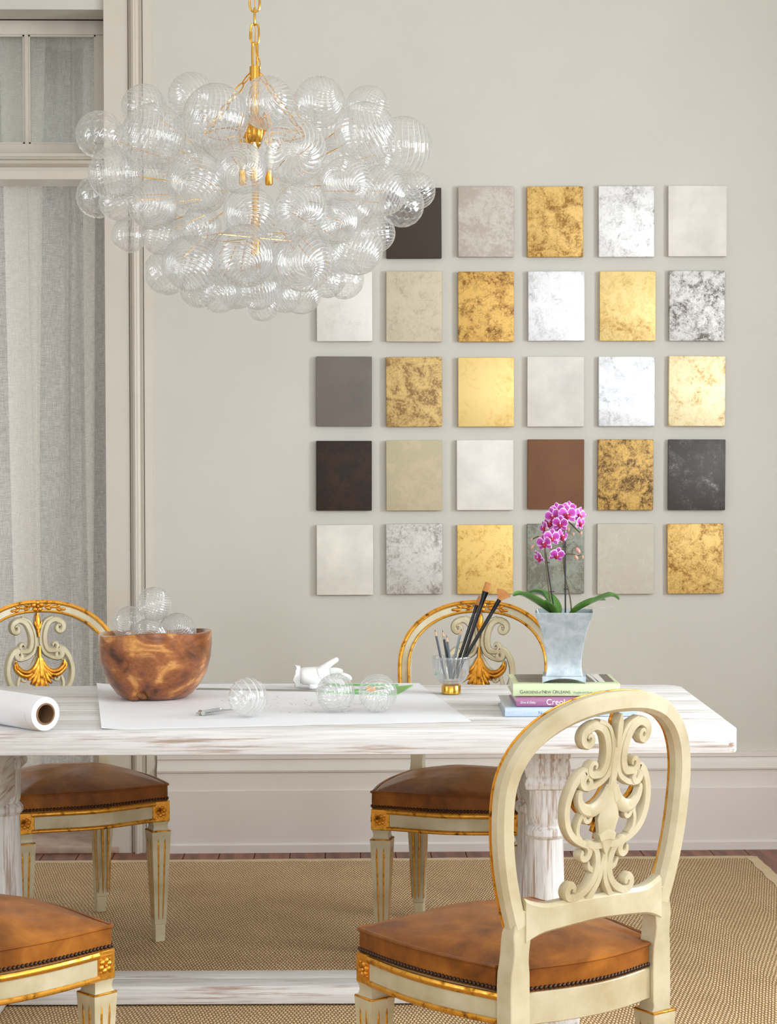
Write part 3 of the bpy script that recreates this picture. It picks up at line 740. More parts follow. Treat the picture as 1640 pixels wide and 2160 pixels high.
    for s in (1, -1):
        for (x, dz, a, L) in ((0.034, 0.004, 0.35, 0.014), (0.034, -0.006, -0.3, 0.011), (0.052, -0.001, 0.1, 0.013), (0.066, 0.003, 0.5, 0.011), (0.067, -0.008, -0.5, 0.010), (0.080, -0.006, -0.1, 0.012)):
            zz = zc - 0.30 * x * x * 8 * 0.35 + dz
            g.ell((s * x, backY(x, zc) - hd - 0.001, zz), (L, 0.004, 0.0048), Matrix.Rotation(-s * a, 3, 'Y'), 8, 4)
        g.tube([(s * 0.012, y - 0.001, zc), (s * 0.04, backY(0.04, zc) - hd - 0.001, zc - 0.003), (s * 0.086, backY(0.086, zc) - hd - 0.001, zc - 0.010)], 0.002, 5)
    g.build('crest_carving', gilt2, t, ang=60)
    # ---- cushion
    ol = []
    def seg(a, b, n, f=None):
        for i in range(n):
            s = i / n; x, y = lerp(a[0], b[0], s), lerp(a[1], b[1], s)
            if f: dx, dy = f(s); x += dx; y += dy
            ol.append((x, y))
    i_ = 0.004
    seg((-FW + 0.012, FY), (FW - 0.012, FY), 20, lambda s: (0, -0.028 * math.sin(PI * s) ** 1.5 + i_))
    seg((FW - 0.012, FY), (FW, FY + 0.012), 3)
    seg((FW, FY + 0.012), (0.200, 0.182), 18, lambda s: (0.020 * math.sin(PI * s) - i_, 0))
    seg((0.198, 0.182), (0.160, 0.186), 4); seg((0.158, 0.186), (0.155, RY + 0.010), 4)
    seg((0.155, RY + 0.010), (-0.155, RY + 0.010), 18, lambda s: (0, 0.025 * math.sin(PI * s) - 0.001))
    seg((-0.155, RY + 0.010), (-0.158, 0.186), 4); seg((-0.160, 0.186), (-0.198, 0.182), 4)
    seg((-0.200, 0.182), (-FW, FY + 0.012), 18, lambda s: (-0.020 * math.sin(PI * s) + i_, 0))
    seg((-FW, FY + 0.012), (-FW + 0.012, FY), 3)
    cxy = (0, -0.02)
    def rg(k, z, wob=0.0):
        def el(x, y):
            a = math.atan2((y - cxy[1]) / 0.235, (x - cxy[0]) / 0.225); return cxy[0] + 0.225 * math.cos(a), cxy[1] + 0.235 * math.sin(a)
        b_ = 0 if k >= 0.97 else min(1, (0.97 - k) / 0.5)
        return [(cxy[0] + (lerp(x, el(x, y)[0], b_) - cxy[0]) * k, cxy[1] + (lerp(y, el(x, y)[1], b_) - cxy[1]) * k, z + wob * (math.sin(x * k * 41 + y * k * 27) + math.sin(y * k * 53 - x * k * 21))) for x, y in ol]
    zE = 0.462
    rings = [rg(0.995, 0.412), rg(1.0, 0.42), rg(1.002, 0.44), rg(1.0, zE)]
    for k in (0.985, 0.95, 0.9, 0.82, 0.72, 0.6, 0.46, 0.32, 0.18, 0.05):
        rings.append(rg(k, zE + 0.046 * (1 - k ** 2.6) ** 0.9 - 0.002, 0.0012 * (1 - k) ** 0.5))
    cu = MB().loft(rings).build('seat_cushion', leather, t, ang=70)
    pp = [(x, y, zE) for x, y in [(p[0], p[1]) for p in rg(1.004, zE)]]
    MB().tube(pp, 0.0042, 6, loop=True).build('piping', leather, cu)
    # nail heads along the lower edge of the leather
    L = [Vector((x, y, 0)) for x, y in ol]; acc = 0; nb = MB(); step = 0.0098; m = len(L); nxt = 0
    for i in range(m):
        a, c = L[i], L[(i + 1) % m]; d = c - a; ln = d.length
        if ln < 1e-6: continue
        d.normalize(); nr = Vector((d.y, -d.x, 0))
        while nxt <= acc + ln:
            p = a + d * (nxt - acc)
            if not (p.y > 0.1835 and abs(p.x) > 0.156): nb.ell((p.x + nr.x * 0.001, p.y + nr.y * 0.001, 0.4215), (0.0047, 0.0047, 0.0047), None, 7, 4)
            nxt += step
        acc += ln
    tag(nb.build('nailhead_trim', nail_m, t, ang=80), None, kind='stuff')
    return t
CH0 = chair_proto()
def place_chair(o, corner, p, ang_c):
    a = ang_c - YAW; R = Matrix.Rotation(a, 3, 'Z'); q = R @ Vector((corner[0], corner[1], 0))
    o.location = (p.x - q.x, p.y - q.y + (0.01 if p.y > 5 else 0), 0); o.rotation_euler = (0, 0, a)
def chair(i, corner, p, ang, label):
    o = CH0 if i == 0 else copy_tree(CH0)
    place_chair(o, corner, p, ang); tag(o, label, 'chair', 'cream and gilt dining chairs at the table'); return o
chair(0, (0, 0), Vector((0.3497, 3.966, 0)), math.radians(215.0) + YAW, 'cream carved dining chair seen from behind at the right front of the table')
chair(1, (-0.232, -0.222), onz(783, 1704, 0.42), math.radians(-12), 'gilt cream dining chair behind the table, its arched back behind the brushes')
chair(2, (0.232, -0.222), onz(358, 1686, 0.42), math.radians(28), 'gilt cream dining chair behind the wooden bowl, before the curtain')
chair(3, (-0.232, -0.222), onz(243.5, 2000, 0.415), math.radians(137), 'dining chair cut off at lower left, showing its leather seat and gilt corner')

# ------------------------------------------------------------------ canvases
def canvases():
    def plain(c, r=0.75, v=6): return dict(k='plain', c=c, r=r, v=v)
    def leaf(c, d, t=0.45, sc_=9, met=0.75, r=0.38, hi=None): return dict(k='leaf', c=c, d=d, t=t, s=sc_, m=met, r=r)
    G = [
     (815, 396, 932, 545, plain((62, 52, 42)), 'near black canvas in the top row, partly hidden by the glass globes'),
     (967, 393, 1085, 542, leaf((212, 205, 196), (186, 176, 164), .5, 6, .1, .5), 'mottled pale taupe canvas in the top row'),
     (1113, 393, 1231, 542, leaf((228, 182, 96), (150, 106, 40), .43, 10, .75, .4), 'antique gold canvas in the top row'),
     (1264, 392, 1381, 542, leaf((238, 238, 238), (150, 148, 146), .39, 8, .7, .3), 'silver leaf canvas in the top row'),
     (1411, 391, 1534, 541, plain((228, 223, 216), .7, 2), 'plain off white canvas at the right end of the top row'),
     (668, 573, 786, 720, leaf((232, 228, 222), (214, 206, 200), .34, 4, .45, .4), 'pearly white canvas just under the chandelier globes'),
     (815, 572, 933, 721, leaf((212, 200, 176), (180, 166, 146), .38, 8, .1, .5), 'mottled beige canvas in the second row'),
     (967, 573, 1085, 721, leaf((226, 174, 76), (128, 82, 26), .42, 12, .75, .38), 'brown flecked antique gold canvas in the second row'),
     (1115, 572, 1234, 719, leaf((242, 243, 246), (165, 165, 168), .37, 7, .7, .28), 'bright silver leaf canvas in the second row'),
     (1266, 572, 1384, 719, leaf((246, 216, 142), (190, 146, 70), .40, 6, .7, .32), 'pale gold leaf canvas in the second row'),
     (1413, 571, 1530, 719, leaf((226, 225, 223), (110, 102, 94), .43, 12, .7, .34), 'tarnished silver canvas with brown veins at the end of the second row'),
     (667, 752, 785, 899, plain((116, 108, 102)), 'plain medium grey canvas in the third row'),
     (815, 753, 933, 900, leaf((218, 182, 110), (146, 112, 66), .45, 10, .6, .45), 'dull bronze gold canvas in the third row'),
     (967, 754, 1085, 900, leaf((248, 214, 132), (214, 168, 80), .38, 3.5, .75, .3), 'smooth bright gold canvas in the third row'),
     (1113, 752, 1233, 900, plain((224, 219, 212), .7, 2), 'plain off white canvas in the third row'),
     (1264, 752, 1382, 899, leaf((246, 248, 251), (160, 168, 178), .37, 9, .7, .24), 'bright white silver canvas with blue grey veins in the third row'),
     (1412, 751, 1531, 899, leaf((254, 240, 196), (208, 168, 96), .39, 8, .65, .28), 'very pale gold canvas at the right end of the third row'),
     (667, 930, 785, 1077, leaf((60, 38, 24), (40, 30, 24), .5, 6, 0, .6), 'very dark brown canvas in the fourth row'),
     (815, 929, 933, 1077, leaf((206, 192, 160), (194, 182, 152), .5, 5, 0, .6), 'plain khaki canvas in the fourth row'),
     (964, 928, 1084, 1076, plain((230, 226, 220), .7, 2), 'plain off white canvas in the fourth row'),
     (1114, 927, 1233, 1074, plain((120, 82, 56)), 'plain chocolate brown canvas above the orchid'),
     (1262, 927, 1379, 1076, leaf((216, 166, 78), (104, 74, 34), .45, 15, .72, .4), 'dark flecked gold canvas in the fourth row'),
     (1411, 927, 1531, 1076, leaf((70, 64, 62), (150, 146, 146), .36, 12, .2, .3), 'charcoal canvas with silvery swirls at the end of the fourth row'),
     (668, 1107, 788, 1255, plain((226, 221, 212), .7, 2), 'plain ivory canvas at the left end of the bottom row'),
     (815, 1105, 934, 1253, leaf((216, 213, 208), (150, 142, 132), .41, 8, .5, .4), 'crackled grey silver canvas in the bottom row'),
     (965, 1107, 1083, 1253, leaf((242, 200, 104), (176, 122, 44), .37, 12, .72, .36), 'gold canvas in the bottom row behind the paint brushes'),
     (1113, 1105, 1233, 1252, leaf((160, 166, 152), (124, 122, 108), .47, 7, .1, .55), 'grey green canvas behind the orchid flowers'),
     (1261, 1105, 1380, 1253, leaf((212, 206, 192), (204, 197, 182), .5, 5, 0, .65), 'plain greige canvas in the bottom row right of the orchid'),
     (1409, 1105, 1527, 1252, leaf((240, 198, 108), (158, 108, 40), .43, 14, .72, .38), 'brown flecked gold canvas at the right end of the bottom row')]
    th = 0.02
    for i, (x0, y0, x1, y1, s, lab) in enumerate(G):
        yf = YW - th - 0.004
        a, b_ = ony(x0, y0, yf), ony(x1, y1, yf); c = (a + b_) / 2; wd, ht = b_.x - a.x, a.z - b_.z
        if s['k'] == 'leaf' and s['c'][0] - s['c'][2] > 60:
            s['c'] = tuple(lerp(a_, b2, .35) for a_, b2 in zip(s['c'], (238, 214, 158)))
        M = Mat('canvas_finish', sc(*s['c']), s['r']); off = (random.uniform(0, 20), random.uniform(0, 20), random.uniform(0, 20))
        v = M.coord(loc=off)
        if s['k'] == 'plain':
            k = 1.06; M.base(M.ramp(M.noise(v, 9, 5), [(0.3, sc(*[q * 0.96 for q in s['c']])), (0.7, sc(*[min(255, q * k) for q in s['c']]))])); M.bump(M.noise(v, 70, 4), 0.22, 0.002)
        else:
            big = M.noise(v, s['s'] * 1.6, 3, 0.5, 1.0); fine = M.noise(v, s['s'] * 7, 6, 0.7, 1.4)
            h = M.math('ADD', M.math('MULTIPLY', big, 0.45), M.math('MULTIPLY', fine, 0.55))
            cc = M.ramp(h, [(s['t'] - .03, sc(*s['d'])), (s['t'] + 0.05, sc(*[lerp(p, q, .7) for p, q in zip(s['d'], s['c'])])), (s['t'] + 0.14, sc(*s['c']))])
            M.base(cc); M.b.inputs['Metallic'].default_value = s['m'] * 0.4; M.b.inputs['Roughness'].default_value = s['r'] + 0.15; M.bump(h, 0.25, 0.003)
        o = MB().box((0, 0, 0), (wd, th, ht)).build('artist_canvas', M.m, None, bevel=0.003, seg=2)
        o.location = (c.x, yf + th / 2, c.z); o.rotation_euler = (0, random.uniform(-0.006, 0.006), 0)
        tag(o, lab, 'canvas', 'painted finish sample canvases on the wall')
canvases()

# ------------------------------------------------------------------ glass globes
def globe_mesh(name, N, tw, amp=0.014, diamond=False, seg=4):
    nt, nf = 30, N * seg; rings = []; rib = []
    for i in range(nt + 1):
        th = PI * (i + 0.0) / nt; th = max(0.035, min(PI - 0.035, th)); ring = []
        fade = min(1, math.sin(th) * 2.2)
        for j in range(nf):
            ph = 2 * PI * j / nf
            wv = math.cos(N * ph) * (math.cos(9 * th) if diamond else 1); r = 1 + amp * fade * wv; rib.append(wv * fade)
            p2 = ph + (0 if diamond else tw * (th - PI / 2)) + (tw * (th - PI / 2) if diamond else 0)
            ring.append((r * math.sin(th) * math.cos(p2), r * math.sin(th) * math.sin(p2), r * math.cos(th)))
        rings.append(ring)
    b = MB(); b.loft(rings, cap=True); me = b.mesh(name); me.materials.append(glass)
    me.polygons.foreach_set('use_smooth', [True] * len(me.polygons))
    atr = me.attributes.new('rib', 'FLOAT', 'POINT'); atr.data.foreach_set('value', rib); return me
GL = [globe_mesh('ribbed_globe', 22, 0.9), globe_mesh('swirled_globe', 24, -1.3), globe_mesh('twisted_globe', 20, 1.8), globe_mesh('diamond_globe', 16, 0.8, 0.02, True, 5),
      globe_mesh('wide_swirl_ball', 15, 1.5, 0.02, False, 6), globe_mesh('ribbed_ball', 14, 0.7, 0.02, False, 6), globe_mesh('fine_spiral_ball', 17, 2.4, 0.02, False, 6), globe_mesh('fine_band_ball', 18, -2.0, 0.02, False, 6)]

def chandelier():
    DC = 5.25
    c0 = atd(539, 405, DC)
    t = empty('glass_globe_chandelier', c0); tag(t, 'large brass chandelier of clustered ribbed clear glass globes', 'chandelier')
    gs = [(210, 284, 50, 0, 3), (304, 225, 47, .5, 0), (324, 287, 68, -.6, 1), (404, 202, 49, .5, 0), (456, 246, 69, -.7, 1), (564, 217, 56, -.65, 0), (674, 215, 54, -.45, 1), (776, 227, 46, .35, 1),
          (771, 281, 65, -.6, 2), (850, 308, 62, .05, 0), (619, 318, 69, -1.0, 0), (242, 366, 56, -.45, 1), (207, 414, 46, .1, 3), (252, 425, 43, -.2, 0), (273, 496, 37, .3, 0), (324, 432, 53, -.7, 2),
          (415, 384, 63, -.95, 1), (509, 355, 54, -1.1, 2), (424, 478, 43, -.85, 0), (526, 449, 55, -1.05, 1), (635, 442, 55, -1.05, 0), (731, 386, 55, -.9, 1), (806, 402, 54, -.55, 2), (848, 432, 47, -.1, 3), (880, 402, 39, .3, 0),
          (711, 466, 48, -.8, 2), (753, 525, 55, -.55, 1), (794, 492, 40, .25, 0), (516, 540, 66, -.85, 2), (639, 553, 62, -.8, 1), (726, 589, 42, .1, 3), (403, 558, 61, -.75, 1), (352, 574, 48, -.2, 0), (340, 496, 42, -.6, 1),
          (462, 614, 46, -.45, 0), (543, 606, 47, -.5, 2), (635, 617, 45, -.35, 1), (554, 643, 35, -.1, 0),
          (375, 330, 52, .1, 0), (700, 340, 50, .1, 1), (300, 360, 48, .4, 2), (590, 495, 44, -.55, 0), (470, 300, 45, .3, 1), (400, 290, 50, .65, 0), (620, 250, 50, .75, 2), (520, 250, 46, .8, 1), (700, 270, 48, .7, 0), (790, 340, 46, .6, 1),
          (450, 560, 50, .5, 1), (580, 575, 48, .55, 0), (680, 545, 46, .5, 2), (340, 440, 48, .75, 0), (430, 400, 50, .9, 1), (640, 400, 50, .95, 0), (740, 440, 48, .8, 2), (520, 480, 46, .9, 0), (400, 500, 46, .7, 1), (670, 480, 46, .75, 1),
          (280, 300, 44, .7, 1), (500, 610, 42, .25, 1), (600, 620, 40, .2, 0), (420, 610, 40, .05, 2), (690, 590, 38, .25, 0)]
    A = 0.315
    for i, (x, y, r, dz, k) in enumerate(gs):
        d = DC + dz * A; p = atd(x, y, d) - c0; R = r * d / F
        o = bpy.data.objects.new('glass_globe', GL[k]); C.objects.link(o); o.parent = t; o.location = p; o.scale = (R, R, R)
        # the neck of each globe points at the armature: swirl poles face outwards
        out = Vector((p.x, p.y, p.z * 1.5)).normalized(); q = out.to_track_quat('Z', 'Y')
        o.rotation_mode = 'QUATERNION'; o.rotation_quaternion = q @ Euler((random.uniform(-.45, .45), random.uniform(-.45, .45), random.uniform(0, 6))).to_quaternion()
    # brass: stem, hub, ring frames, radial rods
    topz = (atd(541, 150, DC) - c0).z; L = lambda px, py: atd(px, py, DC) - c0
    st = MB().lathe([(.004, -0.17), (.012, -.165), (.012, -.05), (.009, -.045), (.009, .12), (.02, .125), (.024, .15), (.02, .19), (.011, .195), (.011, topz - 0.03), (.014, topz - 0.028), (.014, topz + 0.01), (.006, topz + 0.012)], 14).build('stem', brass, t)
    bell = MB(); bell.ell((0, 0, 0.16), (0.03, 0.03, 0.045), None, 14, 8)
    for k in range(9):
        a = 2 * PI * k / 9; bell.tube([(0.02 * math.cos(a), 0.02 * math.sin(a), 0.19), (0.035 * math.cos(a), 0.035 * math.sin(a), 0.205), (0.045 * math.cos(a), 0.045 * math.sin(a), 0.17), (0.04 * math.cos(a), 0.04 * math.sin(a), 0.12)], 0.0025, 5)
    bell.build('wire_bundle', brass, t)
    for rr, zz in ((.13, .15), (.13, -.12)):
        MB().tube([(rr * math.cos(2 * PI * k / 40), rr * math.sin(2 * PI * k / 40), zz) for k in range(40)], 0.0016, 6, loop=True).build('frame_ring', brass, t)
        for k in range(4):
            a = 2 * PI * k / 4 + zz * 7; MB().tube([(0.008 * math.cos(a), 0.008 * math.sin(a), zz), (rr * math.cos(a), rr * math.sin(a), zz)], 0.0016, 6).build('spoke', brass, t)
    for i, (x, y, r, dz, k) in enumerate(gs):
        d = DC + dz * A; p = atd(x, y, d) - c0; R = r * d / F; e = p - p.normalized() * R * 0.92; s = p * 0.55
        MB().tube([s, e], 0.0013, 5).build('globe_rod', brass, t)
    # candelabra bulbs on small sockets, unlit
    bulb = Mat('frosted_bulb', sc(250, 240, 215), 0.3).m
    for k in range(3):
        a = 2 * PI * k / 3 + 0.5; x, y = 0.04 * math.cos(a), 0.04 * math.sin(a)
        so = MB().lathe([(.008, 0.0), (.010, .004), (.010, .04), (.008, .042)], 10, (x, y, 0.02)).build('bulb_socket', brass, t)
        MB().lathe([(.007, .062), (.012, .075), (.0135, .085), (.010, .105), (.003, .125)], 10, (x, y, 0.0)).build('bulb', bulb, so)
    # chain: fork, oval link, quick link with nut, long links
    def link_pts(c, w, h, turn, n=24):
        out = []
        for k in range(n):
            a = 2 * PI * k / n; x = math.cos(a) * w; z = math.sin(a) * w + (h - w) * (1 if math.sin(a) > 0 else -1) * min(1, abs(math.sin(a)) * 3)
            out.append(Vector((x * math.cos(turn), x * math.sin(turn), z)) + c)
        return out
    s = F / DC; mz = lambda py: (atd(541, py, DC) - c0).z
    def chain(py0, py1, wpx, turn, r, name='chain_link'):
        z0, z1 = mz(py1), mz(py0); return MB().tube(link_pts(Vector((0, 0, (z0 + z1) / 2)), wpx / s, (z1 - z0) / 2, turn), r, 8, loop=True).build(name, brass, t)
    chain(92, 143, 5.2, 0.25, 0.0034, 'hanging_loop'); q = chain(52, 95, 8.5, 0, 0.0027, 'quick_link')
    MB().tube([(-8.5 / s, 0, mz(85)), (-8.5 / s, 0, mz(69))], 0.0045, 6).build('quick_link_nut', brass, q)
    chain(20, 56, 2.0 + 7, PI / 2, 0.0028); chain(-14, 27, 10.5, 0, 0.0030)
    py = -14; k = 0
    ztop = ZC - c0.z
    z = mz(-14)
    while z < ztop - 0.03:
        MB().tube(link_pts(Vector((0, 0, z + 0.018)), 0.0125, 0.026, PI / 2 if k % 2 == 0 else 0), 0.003, 8, loop=True).build('chain_link', brass, t); z += 0.042; k += 1
    MB().lathe([(.062, ztop - 0.001), (.062, ztop - 0.012), (.05, ztop - 0.022), (.012, ztop - 0.03), (.004, ztop - 0.034)], 24).build('ceiling_canopy', brass, t)
    # three short chains down to the frame
    for a in (PI * 1.02, 0.15, PI * 0.58):
        e0 = Vector((0.012 * math.cos(a), 0.012 * math.sin(a), topz - 0.008)); e1 = Vector((0.13 * math.cos(a), 0.13 * math.sin(a), 0.15))
        d = (e1 - e0); n = int(d.length / 0.03)
        for i in range(n):
            c = e0.lerp(e1, (i + 0.5) / n); dn = d.normalized(); sd = dn.orthogonal().normalized() if i % 2 else dn.cross(dn.orthogonal()).normalized()
            MB().tube([c + dn * (0.018 * math.sin(2 * PI * k / 14)) + sd * (0.0075 * math.cos(2 * PI * k / 14)) for k in range(14)], 0.002, 6, loop=True).build('chain_link', brass, t)
    MB().tube(catmull([(0.008, 0, mz(160)), (0.014, 0, mz(140)), (0.010, 0, mz(124)), (0.004, 0, mz(122)), (0.001, 0, mz(100)), (0.002, 0.002, mz(60)), (0, 0.002, mz(0))], 6), 0.0016, 6).build('cord', brass, t)
chandelier()

def table_globe(px, py, r, zc, k, label, group, rot, name='blown_glass_ball', dy=0.0):
    # px,py,r: seen centre and radius; zc: height of centre
    p = onz(px, py, zc); d = (p - CAM).dot(_f); R = r * d / F
    o = bpy.data.objects.new(name, GL[k]); C.objects.link(o); o.location = (p.x, p.y, zc); o.scale = (R, R, R); o.rotation_euler = rot
    tag(o, label, 'glass ball', group); return o, R
def rest_globe(px, py, r, k, label, rot):
    R = 0.053
    for _ in range(6):
        p = onz(px, py, ZT + 0.001 + R); R = r * (p - CAM).dot(_f) / F
    table_globe(px, py, r, ZT + 0.0016 + R * 1.012, k, label, 'loose glass balls on the drawing', rot)
rest_globe(523, 1471, 41, 5, 'clear ribbed glass ball nearest the small drafting compass', (2.4, 0.5, 0.4))
rest_globe(708, 1461, 40, 4, 'clear swirled glass ball in front of the plaster hand', (2.3, 0.9, 0.2))
rest_globe(797, 1462, 40, 4, 'clear swirled glass ball over the green drawing triangle', (2.2, 1.0, 1.2))

# ------------------------------------------------------------------ bowl with globes
def bowl():
    p = onz(320, 1481, ZT); s = F / (p - CAM).dot(_f)
    t = empty('root_wood_bowl', (p.x, p.y + 0.09, ZT + 0.0012)); tag(t, 'polished brown root wood bowl with uneven rim on the drawing paper', 'bowl')
    H = 0.178; n = 56
    prof = [(.062, 0.0), (.084, 0.002), (.102, 0.014), (.122, 0.04), (.138, 0.07), (.149, 0.11), (.152, 0.145), (.1515, H)]
    def off(a, z):
        k = 1 + 0.022 * math.sin(2 * a + 0.6) + 0.014 * math.sin(3 * a + 2.0) + 0.008 * math.sin(5 * a)
        q = max(0, 1 - z / 0.09)
        da = (a + PI / 2 + 0.25 + PI) % (2 * PI) - PI                  # notch in the foot, on the viewer's side
        k -= 0.20 * q * math.exp(-(da / 0.20) ** 2) - 0.09 * q * math.exp(-((da + 0.42) / 0.25) ** 2)
        return k
    rings = []
    for r, z in prof:
        rings.append([(r * off(2 * PI * j / n, z) * math.cos(2 * PI * j / n), r * off(2 * PI * j / n, z) * math.sin(2 * PI * j / n), z + (0.006 * math.sin(2 * PI * j / n + 2.6) + 0.003 * math.sin(3 * 2 * PI * j / n) if z > 0.1 else 0) * (z / H)) for j in range(n)])
    def inner(k, z):
        return [(k * off(2 * PI * j / n, 0.2) * math.cos(2 * PI * j / n), k * off(2 * PI * j / n, 0.2) * math.sin(2 * PI * j / n), z + (0.006 * math.sin(2 * PI * j / n + 2.6) + 0.003 * math.sin(3 * 2 * PI * j / n)) * min(1, z / H)) for j in range(n)]
    rings += [inner(.149, H + .002), inner(.137, H + .002), inner(.134, H - .004), inner(.131, .13), inner(.118, .07), inner(.085, .035), inner(.03, .024)]
    MB().loft(rings).build('bowl_body', bowl_m, t, ang=45)
    bark = MB(); 
    for (dx, dz, r, an) in ((-0.012, 0.018, 0.014, .5), (0.012, 0.026, 0.011, -.3), (0.03, 0.032, 0.010, .2), (-0.03, 0.010, 0.013, 0)): bark.ell((dx - 0.018, -0.088 + abs(dx) * 0.15, dz), (r * 1.4, r * .8, r * .7), Matrix.Rotation(an, 3, 'Y'), 9, 6)
    bark.build('rough_bark', m_paint('rough_bark', sc(104, 62, 36), sc(150, 100, 60), 0.8, 60), t)
    return t
BOWL = bowl()
def bowl_globes():
    cx, cyy = BOWL.location.x, BOWL.location.y; zr = ZT + 0.178
    for px, py, r, dy, k, lab, rot in ((274, 1316, 37, 0.048, 7, 'clear swirled glass ball in the bowl, leftmost', (1.2, .4, 0)), (314, 1342, 37, -0.065, 6, 'clear glass ball in the bowl, front and half sunk', (2.0, .3, .5)),
                                       (374, 1333, 40, 0.012, 6, 'clear glass ball in the bowl, rightmost, spiral end facing out', (1.3, .5, -.3)), (325, 1274, 36, 0.002, 7, 'clear glass ball on top of the pile in the bowl', (.5, .6, 1.0))):
        p = ony(px, py, cyy + dy); d = (p - CAM).dot(_f); R = r * d / F
        o = bpy.data.objects.new('blown_glass_ball', GL[k]); C.objects.link(o); o.location = p; o.scale = (R, R, R); o.rotation_euler = rot
        tag(o, lab, 'glass ball', 'glass balls heaped in the wooden bowl')
bowl_globes()

# ------------------------------------------------------------------ drawing, roll, drafting tools
def paper_things():
    cs = [onz(214, 1539.5, ZT), onz(994, 1522, ZT), onz(884, 1441.5, ZT), onz(204, 1444.5, ZT)]
    cen = sum(cs, Vector()) / 4; b = MB(); nx, ny = 40, 16
    o = len(b.v)
    for layer, dz in ((0, 0.0), (1, 0.0009)):
        for j in range(ny + 1):
            for i in range(nx + 1):
                s, q = i / nx, j / ny; p = cs[0].lerp(cs[1], s).lerp(cs[3].lerp(cs[2], s), q)
                lift = 0.004 * max(0, 1 - s * 14) ** 2
                b.v.append((p.x - cen.x, p.y - cen.y, dz + lift))
    m = (nx + 1) * (ny + 1)
    for j in range(ny):
        for i in range(nx):
            a = j * (nx + 1) + i; q = (a, a + 1, a + nx + 2, a + nx + 1)
            b.f.append(tuple(m + k for k in q)); b.f.append(tuple(reversed(q)))
    edge = [i for i in range(nx + 1)] + [j * (nx + 1) + nx for j in range(1, ny + 1)] + [ny * (nx + 1) + i for i in range(nx - 1, -1, -1)] + [j * (nx + 1) for j in range(ny - 1, 0, -1)]
    for k in range(len(edge)):
        a, c = edge[k], edge[(k + 1) % len(edge)]; b.f.append((a, c, m + c, m + a))
    o = b.build('drawing_sheet', sketch, None, ang=60); o.location = (cen.x, cen.y, ZT + 0.0003)
    tag(o, 'large white sheet with faint pencil sketches spread on the table', 'paper')
    # roll of paper
    R = 0.0415; Zr = ZT + R + 0.0015
    e = onz(96, 1506, Zr); far = onz(-90, 1477, Zr); d = (e - far).normalized(); L = 0.62
    t = empty('paper_roll', e); tag(t, 'thick roll of white paper on a cardboard core, lying at the table edge', 'paper roll')
    sd = Vector((-d.y, d.x, 0)); up = Vector((0, 0, 1)); n = 36
    def ringp(r, dist): return [sd * (r * math.cos(2 * PI * k / n)) + up * (r * math.sin(2 * PI * k / n)) - d * dist for k in range(n)]
    rp = MB(); rp.loft([ringp(0.0265, L), ringp(R, L), ringp(R, 0.012), ringp(R - .0004, 0.004), ringp(R - .0012, 0.0), ringp(0.0265, 0.0)], cap=False, loop=True); rp.build('rolled_paper', paper_m, t, ang=40)
    rc = MB(); rc.loft([ringp(0.0225, L), ringp(0.0264, L), ringp(0.0264, -0.002), ringp(0.0225, -0.002)], cap=False, loop=True); rc.build('cardboard_core', card_m, t, ang=40)
    lo = MB(); rr = []
    for i in range(10):
        a = lerp(-PI / 2 - 0.2, PI * 0.05, i / 9); rr.append([sd * ((R + .0006) * -math.cos(a)) + up * ((R + .0006) * math.sin(a)) - d * q for q in (0.026, L)])
    lo.loft([[r[0], r[1], r[1] * 1.004, r[0] * 1.004] for r in rr]); lo.build('loose_edge', paper_m, t, ang=40)
    zt = ZT + 0.0018
    # steel ruler
    a, c = onz(416, 1453, zt), onz(682, 1457.5, zt); d = (c - a).normalized(); sd = Vector((-d.y, d.x, 0)); mid = (a + c) / 2
    ru = MB().loft([[(a - mid) + sd * y + Vector((0, 0, z)) for y, z in ((-.014, 0), (.014, 0), (.014, .0014), (-.014, .0014))], [(c - mid) + sd * y + Vector((0, 0, z)) for y, z in ((-.014, 0), (.014, 0), (.014, .0014), (-.014, .0014))]]).build('steel_ruler', ruler_m)
    ru.location = mid; tag(ru, 'long dull steel ruler lying behind the glass balls', 'ruler')
    # green set square
    tri = [onz(872, 1446, zt), onz(836, 1467, zt), onz(667, 1461, zt)]; cen = sum(tri, Vector()) / 3
    inn = [cen + (p - cen) * 0.52 for p in tri]; b = MB(); 
    for z in (0, .0018): b.v += [tuple(p - cen + Vector((0, 0, z))) for p in tri + inn]
    for i in range(3):
        j = (i + 1) % 3
        b.f += [(6 + i, 6 + j, 9 + j, 9 + i), (i, 3 + i, 3 + j, j), (i, j, 6 + j, 6 + i), (3 + j, 3 + i, 9 + i, 9 + j)]
    o = b.build('set_square', green_pl, None, smooth=False); o.location = cen; tag(o, 'green plastic drawing triangle with cut out middle', 'set square')
    # second green template strip and orange eraser
    a, c = onz(690, 1444.5, zt), onz(838, 1445.5, zt); mid = (a + c) / 2; d = (c - a).normalized(); sd = Vector((-d.y, d.x, 0)); b = MB()
    for k in range(2):
        q = -0.012 if k == 0 else 0.012
        b.loft([[p - mid + sd * (q + y) + Vector((0, 0, z)) for y, z in ((-.005, 0), (.005, 0), (.005, .0016), (-.005, .0016))] for p in (a, c)])
    for s in (0.02, 0.5, 0.98):
        p = a.lerp(c, s) - mid; b.loft([[p + d * x + sd * (-.008) + Vector((0, 0, z)) for x, z in ((-.008, .0001), (.008, .0001), (.008, .0015), (-.008, .0015))], [p + d * x + sd * .008 + Vector((0, 0, z)) for x, z in ((-.008, .0001), (.008, .0001), (.008, .0015), (-.008, .0015))]])
    o = b.build('drawing_template', green_pl, None, smooth=False); o.location = mid; tag(o, 'narrow green plastic drawing template behind the triangle', 'template')
